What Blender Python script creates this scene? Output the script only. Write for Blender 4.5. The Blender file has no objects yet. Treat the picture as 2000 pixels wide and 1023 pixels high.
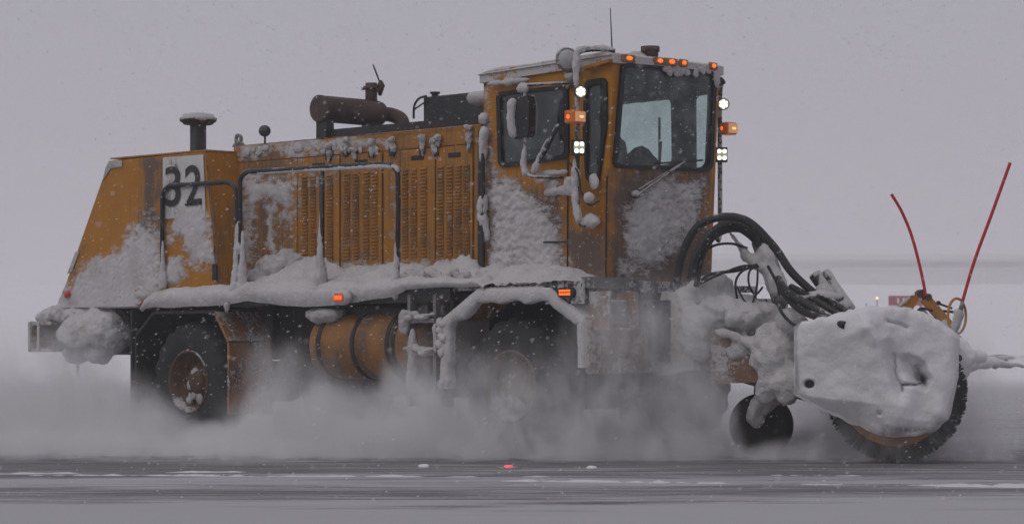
import bpy, math, random
import numpy as np
from mathutils import Vector, noise, Matrix
random.seed(7); np.random.seed(7)
R = math.radians

# ------------------------------------------------------------------ camera
FPX, TH, X0, D0, EYE, YH = 5000.0, R(45), 1.47, 23.47, 0.97, 680.0
CT, ST = math.cos(TH), math.sin(TH)
CAM = Vector((-X0*CT + D0*ST, -X0*ST - D0*CT, EYE))
sc = bpy.context.scene
cam = bpy.data.cameras.new('camera'); camo = bpy.data.objects.new('camera', cam)
sc.collection.objects.link(camo); sc.camera = camo
camo.location = CAM; camo.rotation_euler = (R(90), 0, TH)
cam.sensor_width = 36.0; cam.lens = 36.0*FPX/2000.0
cam.shift_y = (YH - 511.5)/2000.0
cam.dof.use_dof = True; cam.dof.focus_distance = 23.6; cam.dof.aperture_fstop = 5.0
cam.clip_start = 0.1; cam.clip_end = 5000

# ------------------------------------------------------------------ world, sun, exposure
w = bpy.data.worlds.new('World'); sc.world = w; w.use_nodes = True
nt = w.node_tree; nt.nodes.clear()
SUN_EL, SUN_AZ = R(50), R(-100)          # soft light from the viewer's side of the truck
sky = nt.nodes.new('ShaderNodeTexSky'); sky.sky_type = 'NISHITA'; sky.sun_disc = False
sky.sun_elevation = SUN_EL; sky.sun_rotation = R(90) - SUN_AZ
bg1 = nt.nodes.new('ShaderNodeBackground'); bg1.inputs['Strength'].default_value = 0.05
nt.links.new(sky.outputs[0], bg1.inputs['Color'])
bg2 = nt.nodes.new('ShaderNodeBackground')       # the closed cloud layer
bg2.inputs['Color'].default_value = (0.385, 0.372, 0.415, 1); bg2.inputs['Strength'].default_value = 1.0
mx = nt.nodes.new('ShaderNodeMixShader'); mx.inputs[0].default_value = 0.96
out = nt.nodes.new('ShaderNodeOutputWorld')
nt.links.new(bg1.outputs[0], mx.inputs[1]); nt.links.new(bg2.outputs[0], mx.inputs[2]); nt.links.new(mx.outputs[0], out.inputs['Surface'])
sl = bpy.data.lights.new('sun', 'SUN'); sl.energy = 0.75; sl.angle = R(60); sl.color = (1.0, 0.97, 0.95)
so = bpy.data.objects.new('sun', sl); sc.collection.objects.link(so)
sd = Vector((math.cos(SUN_EL)*math.cos(SUN_AZ), math.cos(SUN_EL)*math.sin(SUN_AZ), math.sin(SUN_EL)))
so.rotation_euler = sd.to_track_quat('Z', 'Y').to_euler()
sc.view_settings.view_transform = 'Standard'; sc.view_settings.look = 'None'
sc.view_settings.exposure = 0.0; sc.view_settings.gamma = 1.0; sc.view_settings.use_curve_mapping = False
cy = sc.cycles
cy.use_denoising = True; cy.use_adaptive_sampling = True; cy.adaptive_threshold = 0.03
cy.max_bounces = 8; cy.diffuse_bounces = 3; cy.glossy_bounces = 3; cy.transmission_bounces = 4
cy.volume_bounces = 2; cy.transparent_max_bounces = 16
cy.volume_max_steps = 256; cy.volume_step_rate = 1.0
cy.sample_clamp_indirect = 4.0

# ------------------------------------------------------------------ measuring helpers
def ray(px, py):
    a = (px-1000)/FPX; b = (YH-py)/FPX
    return Vector((CT*a - ST, ST*a + CT, b))
def S(px, py, y):            # point on the plane y = const (a long side of the truck)
    v = ray(px, py); return CAM + v*((y-CAM.y)/v.y)
def FXP(px, py, x):          # point on the plane x = const (a cross plane of the truck)
    v = ray(px, py); return CAM + v*((x-CAM.x)/v.x)
def DZ(px, py, t):           # point at a distance from the viewer
    return CAM + ray(px, py)*t
def PL(px, py, P0, N):
    v = ray(px, py); return CAM + v*((P0-CAM).dot(N)/v.dot(N))
def topx(P):                 # n x 3 array -> pixel coordinates
    q = P - np.array(CAM); X = q[:,0]*CT + q[:,1]*ST; D = -q[:,0]*ST + q[:,1]*CT
    return 1000 + FPX*X/D, YH - FPX*q[:,2]/D
def sdist(poly, x, y):       # signed distance, positive inside
    x = np.asarray(x, float); y = np.asarray(y, float)
    dm = np.full(x.shape, 1e9); ins = np.zeros(x.shape, bool); n = len(poly)
    for i in range(n):
        x1, y1 = poly[i]; x2, y2 = poly[(i+1) % n]
        ex, ey = x2-x1, y2-y1; L = ex*ex+ey*ey+1e-9
        t = np.clip(((x-x1)*ex+(y-y1)*ey)/L, 0, 1)
        dm = np.minimum(dm, np.hypot(x-x1-t*ex, y-y1-t*ey))
        cond = (y1 > y) != (y2 > y)
        xi = x1 + (y-y1)*ex/(ey if abs(ey) > 1e-9 else 1e-9)
        ins ^= cond & (x < xi)
    return np.where(ins, dm, -dm)
def maskof(polys, x, y):     # list of (poly, softness, strength)
    m = np.zeros(np.shape(x))
    for poly, wd, st in polys:
        m = np.maximum(m, st*np.clip(0.5 + sdist(poly, x, y)/(3.6*wd), 0, 1))
    return m
def fbm(P, sc_, oct=3):
    return noise.fractal(Vector(P)*sc_, 0.9, 2.0, oct, noise_basis='PERLIN_ORIGINAL')
def nfield(P, s, oct=3):
    return np.array([fbm(p, s, oct) for p in P])
def sstep(a, b, x):
    t = np.clip((x-a)/(b-a), 0, 1); return t*t*(3-2*t)

# ------------------------------------------------------------------ materials
def node(t, typ, **kw):
    n = t.nodes.new(typ)
    for k, v in kw.items(): setattr(n, k, v)
    return n
def newmat(name):
    m = bpy.data.materials.new(name); m.use_nodes = True
    t = m.node_tree; t.nodes.clear()
    o = node(t, 'ShaderNodeOutputMaterial'); b = node(t, 'ShaderNodeBsdfPrincipled')
    t.links.new(b.outputs[0], o.inputs['Surface'])
    return m, t, b
def math_(t, op, a, b=None, c=None):
    n = node(t, 'ShaderNodeMath', operation=op)
    for i, v in enumerate((a, b, c)):
        if v is None: continue
        if isinstance(v, (int, float)): n.inputs[i].default_value = v
        else: t.links.new(v, n.inputs[i])
    return n.outputs[0]
def nz(t, vec, scale, detail=4, rough=0.6, dist=0.0):
    n = node(t, 'ShaderNodeTexNoise'); n.inputs['Scale'].default_value = scale
    n.inputs['Detail'].default_value = detail; n.inputs['Roughness'].default_value = rough
    n.inputs['Distortion'].default_value = dist
    if vec is not None: t.links.new(vec, n.inputs['Vector'])
    return n.outputs['Fac']
def mixc(t, f, a, b):
    n = node(t, 'ShaderNodeMix', data_type='RGBA')
    for s_, v in ((0, f), (6, a), (7, b)):
        if isinstance(v, (int, float)): n.inputs[s_].default_value = v
        elif isinstance(v, tuple): n.inputs[s_].default_value = (*v, 1)
        else: t.links.new(v, n.inputs[s_])
    return n.outputs[2]
def mapr(t, v, a, b, c=0.0, d=1.0, smooth=True):
    n = node(t, 'ShaderNodeMapRange'); n.interpolation_type = 'SMOOTHSTEP' if smooth else 'LINEAR'
    t.links.new(v, n.inputs[0])
    for i, q in enumerate((a, b, c, d)): n.inputs[i+1].default_value = q
    return n.outputs[0]
def bump(t, b, h, strength, dist=0.01):
    n = node(t, 'ShaderNodeBump'); n.inputs['Strength'].default_value = strength; n.inputs['Distance'].default_value = dist
    t.links.new(h, n.inputs['Height']); t.links.new(n.outputs[0], b.inputs['Normal'])
def wpos(t):
    return node(t, 'ShaderNodeNewGeometry').outputs['Position']
SNOWC = (0.80, 0.79, 0.81)

def mat_snow(name, dirt=0.15, bumps=0.6, col=SNOWC):
    m, t, b = newmat(name); p = wpos(t)
    big = nz(t, p, 3.0, 5); fine = nz(t, p, 60.0, 3); mid = nz(t, p, 14.0, 4)
    d = mapr(t, big, 0.45, 0.75, 0, dirt)
    c1 = mixc(t, d, col, (0.27, 0.25, 0.24))
    c2 = mixc(t, mapr(t, fine, 0.4, 0.75, 0, 0.35), c1, tuple(q*0.68 for q in col))
    t.links.new(c2, b.inputs['Base Color']); b.inputs['Roughness'].default_value = 0.85
    b.inputs['Specular IOR Level'].default_value = 0.2
    h = math_(t, 'ADD', math_(t, 'MULTIPLY', mid, 1.2), math_(t, 'MULTIPLY', fine, 0.5))
    bump(t, b, h, bumps, 0.02)
    return m

def mat_plain(name, base, rough=0.6, metal=0.0, snow=0.0, grime=0.25, gcol=(0.06, 0.05, 0.045), bmp=0.15, spec=0.4):
    """A worn surface; wind-packed snow clings in patches and on faces that look upward."""
    m, t, b = newmat(name); p = wpos(t)
    n1 = nz(t, p, 4.0, 5); n2 = nz(t, p, 28.0, 4); n3 = nz(t, p, 90.0, 2)
    c = mixc(t, mapr(t, n1, 0.4, 0.72, 0, grime*1.6), base, gcol)
    c = mixc(t, mapr(t, n2, 0.5, 0.8, 0, grime), c, tuple(min(1, q*1.6+0.03) for q in base))
    b.inputs['Roughness'].default_value = rough; b.inputs['Metallic'].default_value = metal
    b.inputs['Specular IOR Level'].default_value = spec
    if snow > 0:
        g = node(t, 'ShaderNodeNewGeometry'); s = node(t, 'ShaderNodeSeparateXYZ'); t.links.new(g.outputs['Normal'], s.inputs[0])
        k = math_(t, 'ADD', math_(t, 'MULTIPLY', n1, 0.7), math_(t, 'MULTIPLY', n2, 0.5))
        k = math_(t, 'ADD', k, math_(t, 'MULTIPLY', s.outputs[2], 0.16))
        k = math_(t, 'ADD', k, math_(t, 'MULTIPLY', n3, 0.12))
        th = 1.0 - 0.42*snow
        f = mapr(t, k, th-0.05, th+0.06, 0, 0.95)
        c = mixc(t, f, c, (0.50,0.485,0.485))
        t.links.new(math_(t, 'MAXIMUM', f, rough), b.inputs['Roughness'])
        bump(t, b, math_(t, 'ADD', math_(t, 'MULTIPLY', f, 1.5), n2), 0.5, 0.012)
    else:
        bump(t, b, n2, bmp, 0.008)
    t.links.new(c, b.inputs['Base Color'])
    return m

PAINT = (0.43, 0.180, 0.012)
def mat_panel(name, base, streaks=0.5):
    """Paint under road film and packed snow; R of 'mask' is snow cover, G road film."""
    m, t, b = newmat(name); p = wpos(t)
    at = node(t, 'ShaderNodeAttribute'); at.attribute_name = 'mask'
    sp = node(t, 'ShaderNodeSeparateColor'); t.links.new(at.outputs['Color'], sp.inputs[0])
    wp = node(t, 'ShaderNodeMapping'); wp.inputs['Rotation'].default_value = (0, R(28), 0); wp.inputs['Scale'].default_value = (0.55, 0.55, 1.35); t.links.new(p, wp.inputs[0])
    fine = nz(t, wp.outputs[0], 75.0, 4, 0.7); mid = nz(t, wp.outputs[0], 17.0, 5, 0.65); big = nz(t, p, 3.5, 4)
    mp = node(t, 'ShaderNodeMapping'); mp.inputs['Scale'].default_value = (22, 22, 1.6); t.links.new(p, mp.inputs[0])
    run = nz(t, mp.outputs[0], 1.0, 4, 0.6)
    g = math_(t, 'ADD', sp.outputs[1], math_(t, 'MULTIPLY', math_(t, 'SUBTRACT', run, 0.5), 0.9))
    g = math_(t, 'ADD', g, math_(t, 'MULTIPLY', math_(t, 'SUBTRACT', mid, 0.5), 0.5))
    gf = mapr(t, g, 0.25, 0.85, 0, 0.92)
    c0 = mixc(t, mapr(t, big, 0.35, 0.7, 0, 0.35), base, tuple(q*0.62 for q in base))
    c0 = mixc(t, mapr(t, run, 0.5, 0.8, 0, streaks*0.8), c0, (0.16, 0.085, 0.035))
    c1 = mixc(t, gf, c0, (0.105, 0.082, 0.07))
    s = math_(t, 'ADD', sp.outputs[0], math_(t, 'MULTIPLY', math_(t, 'SUBTRACT', mid, 0.5), 1.15))
    s = math_(t, 'ADD', s, math_(t, 'MULTIPLY', math_(t, 'SUBTRACT', fine, 0.5), 0.75))
    sf = mapr(t, s, 0.40, 0.82)
    spk = mapr(t, fine, 0.70, 0.76, 0, 0.5)
    sf = math_(t, 'MAXIMUM', sf, spk)
    sdirt = mixc(t, mapr(t, big, 0.4, 0.7, 0, 0.5), (0.53,0.515,0.52), (0.33, 0.31, 0.30))
    c2 = mixc(t, sf, c1, sdirt)
    t.links.new(c2, b.inputs['Base Color'])
    t.links.new(math_(t, 'MAXIMUM', math_(t, 'MAXIMUM', math_(t, 'MULTIPLY', gf, 0.75), 0.42), math_(t, 'MULTIPLY', sf, 0.9)), b.inputs['Roughness'])
    b.inputs['Specular IOR Level'].default_value = 0.22
    h = math_(t, 'ADD', math_(t, 'MULTIPLY', sf, 1.2), math_(t, 'MULTIPLY', mid, 0.5))
    bump(t, b, h, 0.45, 0.012)
    return m

def mat_emit(name, col, strength):
    m, t, b = newmat(name)
    b.inputs['Base Color'].default_value = (*col, 1); b.inputs['Roughness'].default_value = 0.3
    b.inputs['Emission Color'].default_value = (*col, 1); b.inputs['Emission Strength'].default_value = strength
    return m

def mat_glass(name, tint, refl=1.0):
    m = bpy.data.materials.new(name); m.use_nodes = True; t = m.node_tree; t.nodes.clear()
    o = node(t, 'ShaderNodeOutputMaterial'); tr = node(t, 'ShaderNodeBsdfTransparent'); tr.inputs[0].default_value = (*tint, 1)
    gl = node(t, 'ShaderNodeBsdfGlossy'); gl.inputs['Roughness'].default_value = 0.06; gl.inputs['Color'].default_value = (0.9, 0.95, 0.95, 1)
    df = node(t, 'ShaderNodeBsdfDiffuse'); df.inputs[0].default_value = (0.6, 0.62, 0.63, 1)
    fr = node(t, 'ShaderNodeLayerWeight'); fr.inputs[0].default_value = 0.5
    m1 = node(t, 'ShaderNodeMixShader'); m2 = node(t, 'ShaderNodeMixShader')
    t.links.new(math_(t, 'MULTIPLY', math_(t, 'ADD', math_(t, 'MULTIPLY', math_(t, 'POWER', fr.outputs[1], 4.0), 0.5), 0.03), refl), m1.inputs[0]); t.links.new(tr.outputs[0], m1.inputs[1]); t.links.new(gl.outputs[0], m1.inputs[2])
    fine = nz(t, wpos(t), 55.0, 3); big = nz(t, wpos(t), 5.0, 3)
    f = math_(t, 'ADD', mapr(t, fine, 0.70, 0.75, 0, 0.5), mapr(t, big, 0.35, 0.8, 0.02, 0.16))
    t.links.new(f, m2.inputs[0]); t.links.new(m1.outputs[0], m2.inputs[1]); t.links.new(df.outputs[0], m2.inputs[2])
    t.links.new(m2.outputs[0], o.inputs['Surface'])
    return m

SNOW = mat_snow('packed_snow', 0.35, 0.9, (0.56,0.545,0.55)); SNOWD = mat_snow('dirty_snow', 0.6, 1.0, (0.50,0.485,0.485)); CLEAN = mat_snow('clean_snow', 0.05, 0.6); SNOWB = mat_snow('broom_snow', 0.10, 0.35)
PANEL = mat_panel('yellow_panel', PAINT); WPANEL = mat_panel('white_panel', (0.62, 0.61, 0.60), 0.3)
YEL = mat_plain('yellow_paint', PAINT, 0.45, 0, 0.25, 0.35); YELS = mat_plain('yellow_paint_snowy', PAINT, 0.5, 0, 1.05, 0.5)
BROWN = mat_plain('grimy_yellow', (0.30, 0.145, 0.05), 0.6, 0, 0.55, 0.5)
BLK = mat_plain('black_steel', (0.018, 0.018, 0.021), 0.5, 0, 0.16, 0.2); BLKS = mat_plain('black_steel_snowy', (0.022, 0.022, 0.024), 0.55, 0, 0.85, 0.2)
RAILM = mat_plain('black_rail', (0.015, 0.015, 0.018), 0.4, 0, 0.35, 0.1)
RUB = mat_plain('rubber', (0.022, 0.022, 0.024), 0.8, 0, 0.0, 0.2, (0.05, 0.048, 0.048)); HOSE = mat_plain('hose_rubber', (0.016, 0.016, 0.018), 0.5, 0, 0.30, 0.1)
RUST = mat_plain('rusty_steel', (0.105, 0.062, 0.05), 0.75, 0.0, 0.12, 0.5, (0.035, 0.025, 0.022))
RIMM = mat_plain('rim_grime', (0.11, 0.06, 0.028), 0.8, 0, 0.5, 0.7, (0.05,0.042,0.04))
TANKM = mat_plain('tank_paint', (0.27, 0.12, 0.028), 0.55, 0, 0.22, 0.5)
FRM = mat_plain('frame_paint', (0.22, 0.13, 0.08), 0.7, 0, 0.7, 0.7, (0.16,0.12,0.10))
GRIM = mat_plain('grimy_frame', (0.20, 0.115, 0.06), 0.7, 0, 0.95, 0.7, (0.10,0.085,0.08))
STEEL = mat_plain('grey_steel', (0.22, 0.21, 0.21), 0.55, 0.3, 0.6, 0.4)
INT = mat_plain('cab_lining', (0.03, 0.032, 0.035), 0.8, 0, 0, 0.2)
SEATM = mat_plain('seat_fabric', (0.022, 0.022, 0.026), 0.9, 0, 0, 0.2)
GAS = mat_plain('window_rubber', (0.010, 0.010, 0.012), 0.55, 0, 0.12, 0.1)
GLS = mat_glass('side_glass', (0.26, 0.42, 0.40), 2.2); GLF = mat_glass('screen_glass', (0.84, 0.90, 0.89), 0.8); GLC = mat_glass('clear_tint', (0.88, 0.95, 0.94), 0.7)
AMB = mat_emit('amber_lit', (1.0, 0.15, 0.01), 1.25); AMBD = mat_emit('amber_lens', (0.55, 0.13, 0.02), 0.10); AMBW = mat_emit('amber_bright', (1.0, 0.45, 0.16), 1.4)
LED = mat_emit('led_white', (1.0, 0.97, 0.80), 2.2); LENS = mat_emit('lamp_lens', (0.55, 0.52, 0.42), 0.28); REDL = mat_emit('red_lens', (0.75, 0.02, 0.02), 0.7); REDD = mat_emit('red_lens_dull', (0.45, 0.04, 0.04), 0.08)
REDR = mat_plain('red_rod', (0.50, 0.020, 0.022), 0.5, 0, 0.1, 0.15, (0.3, 0.02, 0.02))
DIG = mat_plain('digit_black', (0.014, 0.014, 0.016), 0.5, 0, 0.18, 0.1); TAPE = mat_plain('reflective_tape', (0.42, 0.42, 0.40), 0.5, 0, 0.2, 0.3)
GLASSW = mat_plain('lamp_glass', (0.45, 0.46, 0.46), 0.25, 0, 0.4, 0.1)

# ------------------------------------------------------------------ mesh helpers
col = sc.collection
def mk(name, V, Fc, mat, parent=None, smooth=False, mask=None):
    me = bpy.data.meshes.new(name); me.from_pydata([tuple(v) for v in V], [], Fc); me.update()
    if smooth:
        me.polygons.foreach_set('use_smooth', [True]*len(me.polygons))
    if mask is not None:
        a = me.color_attributes.new('mask', 'FLOAT_COLOR', 'POINT'); a.data.foreach_set('color', mask.ravel())
    me.materials.append(mat)
    o = add(name, me, parent)
    if name == 'snow_crust': o['kind'] = 'stuff'
    return o
def add(name, me, parent=None):
    o = bpy.data.objects.new(name, me); col.objects.link(o)
    if parent is not None:
        o.parent = parent
        if parent.type == 'EMPTY': o.location = -parent.location
    return o
class MB:
    def __init__(s): s.V = []; s.F = []
    def raw(s, V, Fc):
        n = len(s.V); s.V += [Vector(v) for v in V]; s.F += [tuple(i+n for i in f) for f in Fc]; return s
    def box(s, a, b, bev=0.0):
        (x0,y0,z0),(x1,y1,z1) = a, b
        if bev <= 0:
            return s.raw([(x0,y0,z0),(x1,y0,z0),(x1,y1,z0),(x0,y1,z0),(x0,y0,z1),(x1,y0,z1),(x1,y1,z1),(x0,y1,z1)],
                [(0,3,2,1),(4,5,6,7),(0,1,5,4),(1,2,6,5),(2,3,7,6),(3,0,4,7)])
        V = []
        for X, sx in ((x0,1),(x1,-1)):
            for Y, sy in ((y0,1),(y1,-1)):
                for Z, sz in ((z0,1),(z1,-1)):
                    V += [(X, Y+sy*bev, Z+sz*bev), (X+sx*bev, Y, Z+sz*bev), (X+sx*bev, Y+sy*bev, Z)]
        import bmesh
        bm = bmesh.new(); vs = [bm.verts.new(v) for v in V]; bmesh.ops.convex_hull(bm, input=vs); bm.verts.index_update()
        vv = [v.co.copy() for v in bm.verts]; ff = [tuple(v.index for v in f.verts) for f in bm.faces]; bm.free()
        return s.raw(vv, ff)
    def obox(s, c, ax, ay, az):      # oriented box: centre and three half vectors
        c, ax, ay, az = map(Vector, (c, ax, ay, az))
        V = [c+i*ax+j*ay+k*az for k in (-1,1) for j in (-1,1) for i in (-1,1)]
        return s.raw(V, [(0,2,3,1),(4,5,7,6),(0,1,5,4),(1,3,7,5),(3,2,6,7),(2,0,4,6)])
    def prism(s, pts, off):          # polygon (3-D points) swept by a vector
        n = len(pts); pts = [Vector(p) for p in pts]; off = Vector(off)
        return s.raw(pts + [p+off for p in pts], [tuple(range(n-1,-1,-1)), tuple(range(n, 2*n))] + [(i,(i+1)%n,n+(i+1)%n,n+i) for i in range(n)])
    def tube(s, pts, rad, seg=8, sub=0, jit=0.0, caps=True, sq=1.0):
        pts = [Vector(p) for p in pts]; rads = list(rad) if isinstance(rad, (list, tuple)) else [rad]*len(pts)
        if sub:
            np_, nr = [], []
            for i in range(len(pts)-1):
                p0, p1, p2, p3 = pts[max(i-1,0)], pts[i], pts[i+1], pts[min(i+2,len(pts)-1)]
                for k in range(sub):
                    u = k/sub
                    np_.append(0.5*((2*p1)+(p2-p0)*u+(2*p0-5*p1+4*p2-p3)*u*u+(3*p1-p0-3*p2+p3)*u**3)); nr.append(rads[i]*(1-u)+rads[i+1]*u)
            np_.append(pts[-1]); nr.append(rads[-1]); pts, rads = np_, nr
        if jit >= 0.2:               # packed snow: resample finely so that its crust has lumps
            seg = max(seg, 16); P2, R2 = [], []
            for i in range(len(pts)-1):
                L = (pts[i+1]-pts[i]).length; m_ = max(1, int(L/0.016))
                for k in range(m_): P2.append(pts[i].lerp(pts[i+1], k/m_)); R2.append(rads[i]+(rads[i+1]-rads[i])*k/m_)
            # rounded ends
            P2.append(pts[-1]); R2.append(rads[-1]); n2 = len(P2)
            e_ = max(2, min(6, n2//4))
            for k in range(e_): R2[k] *= math.sqrt(1-(1-(k+0.3)/e_)**2); R2[-1-k] *= math.sqrt(1-(1-(k+0.3)/e_)**2)
            pts, rads = P2, R2
        V, Fc = [], []; n = len(pts); up = None
        for i in range(n):
            tg = (pts[min(i+1,n-1)]-pts[max(i-1,0)]).normalized()
            if up is None: up = Vector((0,0,1)) if abs(tg.z) < 0.9 else Vector((1,0,0))
            a = tg.cross(up).normalized(); up = a.cross(tg).normalized()
            for k in range(seg):
                th = 2*math.pi*k/seg
                d = a*math.cos(th)+up*math.sin(th)
                r = rads[i]
                if jit:
                    q_ = pts[i]+d*r; r *= 1+jit*(0.9*noise.noise(q_*8.0)+0.7*noise.noise(q_*21.0)+0.55*noise.noise(q_*46.0)+0.3*noise.noise(q_*90.0))
                dv_ = d*r; dv_.y *= sq; V.append(pts[i]+dv_)
        for i in range(n-1):
            for k in range(seg):
                Fc.append((i*seg+k, i*seg+(k+1)%seg, (i+1)*seg+(k+1)%seg, (i+1)*seg+k))
        if caps: Fc += [tuple(range(seg-1,-1,-1)), tuple(range((n-1)*seg, n*seg))]
        return s.raw(V, Fc)
    def lathe(s, c, axis, prof, seg=24, mod=None):    # prof: (along, radius)
        c = Vector(c); axis = Vector(axis).normalized(); u = axis.orthogonal().normalized(); v = axis.cross(u)
        V, Fc = [], []; n = len(prof)
        for k in range(seg):
            th = 2*math.pi*k/seg
            for j, (h, r) in enumerate(prof):
                rr = r + (mod(j, k) if mod else 0)
                V.append(c+axis*h+(u*math.cos(th)+v*math.sin(th))*rr)
        for k in range(seg):
            k2 = (k+1) % seg
            for j in range(n-1): Fc.append((k*n+j, k2*n+j, k2*n+j+1, k*n+j+1))
        return s.raw(V, Fc)
    def disc(s, c, axis, r, th, seg=16):
        return s.lathe(c, axis, [(0,0.0005),(0,r),(th,r),(th,0.0005)], seg)
    def blob(s, c, r, amp=0.25, fr=6.0, sub=3):
        import bmesh
        bm = bmesh.new(); bmesh.ops.create_icosphere(bm, subdivisions=sub, radius=1.0); c = Vector(c)
        r = Vector(r) if not isinstance(r, (int, float)) else Vector((r,r,r))
        for v in bm.verts:
            d = v.co.copy(); q = Vector((d.x*r.x, d.y*r.y, d.z*r.z))
            k = 1+amp*(0.85*noise.noise((c+q)*fr)+0.45*noise.noise((c+q)*fr*2.7)+0.3*noise.noise((c+q)*fr*6)+0.15*noise.noise((c+q)*fr*13))
            v.co = c+q*k
        bm.verts.index_update()
        vv = [v.co.copy() for v in bm.verts]; ff = [tuple(v.index for v in f.verts) for f in bm.faces]; bm.free()
        return s.raw(vv, ff)
    def build(s, name, mat, parent=None, smooth=False):
        return mk(name, s.V, s.F, mat, parent, smooth)

def fuse(o, voxel=0.02, it=10, amp=0.014, droop=0.0):
    """Runs the separate lumps of a snow load together into one wind-packed crust."""
    m = o.modifiers.new('fuse', 'REMESH'); m.mode = 'VOXEL'; m.voxel_size = voxel
    m = o.modifiers.new('settle', 'SMOOTH'); m.factor = 0.5; m.iterations = it
    dg = bpy.context.evaluated_depsgraph_get(); me = bpy.data.meshes.new_from_object(o.evaluated_get(dg)); o.modifiers.clear()
    n = len(me.vertices); co = np.empty(n*3); no = np.empty(n*3); me.vertices.foreach_get('co', co); me.vertices.foreach_get('normal', no)
    co = co.reshape(-1,3); no = no.reshape(-1,3)
    d = np.array([noise.noise(Vector(p)*7)+0.55*noise.noise(Vector(p)*17)+0.45*abs(noise.noise(Vector(p)*34))+0.2*noise.noise(Vector(p)*70) for p in co])
    co = co+no*(amp*d)[:,None]; me.vertices.foreach_set('co', co.ravel()); me.update()
    me.polygons.foreach_set('use_smooth', [True]*len(me.polygons))
    old = o.data; me.materials.clear(); me.materials.append(old.materials[0]); o.data = me
    return o

def gridpanel(name, quad, nx, nz_, mat, parent, normal, snow=(), grime=(), thick=0.02, holes=(), base=0.0, gbase=0.0, la=0.4):
    """A sheet (quad: bottom-left, bottom-right, top-right, top-left) whose packed snow stands proud of the paint."""
    A, B, C, D = [np.array(q) for q in quad]; nrm = np.array(Vector(normal).normalized())
    u = np.linspace(0, 1, nx+1); v = np.linspace(0, 1, nz_+1); U, Vv = np.meshgrid(u, v); U = U.ravel()[:,None]; Vv = Vv.ravel()[:,None]
    P = (A*(1-U)+B*U)*(1-Vv)+(D*(1-U)+C*U)*Vv
    x, y = topx(P)
    wob = nfield(P, 5.0, 4)
    wx = x+wob*14; wy = y+nfield(P+7.3, 5.0, 4)*14
    s = np.maximum(maskof(snow, wx, wy), base); g = np.maximum(maskof(grime, wx, wy), gbase)
    lump = nfield(P, 19.0, 3); fine = nfield(P, 48.0, 2)
    h = thick*(0.6*sstep(0.45, 1.0, s+0.2*lump)*(0.8+la*(0.55*lump+0.35*fine)))
    P = P+nrm[None,:]*np.maximum(h, 0)[:,None]
    Fc = []; keep = np.ones(nx*nz_, bool)
    if holes:
        cxu = (np.arange(nx)+0.5)/nx; cv = (np.arange(nz_)+0.5)/nz_; CU, CV = np.meshgrid(cxu, cv); CU = CU.ravel()[:,None]; CV = CV.ravel()[:,None]
        Q = (A*(1-CU)+B*CU)*(1-CV)+(D*(1-CU)+C*CU)*CV
        hx, hy = topx(Q)
        for poly in holes: keep &= sdist(poly, hx, hy) < 1.5
    for j in range(nz_):
        for i in range(nx):
            if keep[j*nx+i]:
                a = j*(nx+1)+i; Fc.append((a, a+1, a+nx+2, a+nx+1))
    mask = np.zeros((len(P), 4), np.float32); mask[:,0] = s; mask[:,1] = g; mask[:,3] = 1
    return mk(name, P, Fc, mat, parent, True, mask)

def empty(name, loc, label, cat, group=None):
    o = bpy.data.objects.new(name, None); col.objects.link(o); o.location = loc
    o['label'] = label; o['category'] = cat
    if group: o['group'] = group
    return o
def tag(o, label=None, cat=None, kind=None, group=None):
    if label: o['label'] = label
    if cat: o['category'] = cat
    if kind: o['kind'] = kind
    if group: o['group'] = group
    return o

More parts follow.
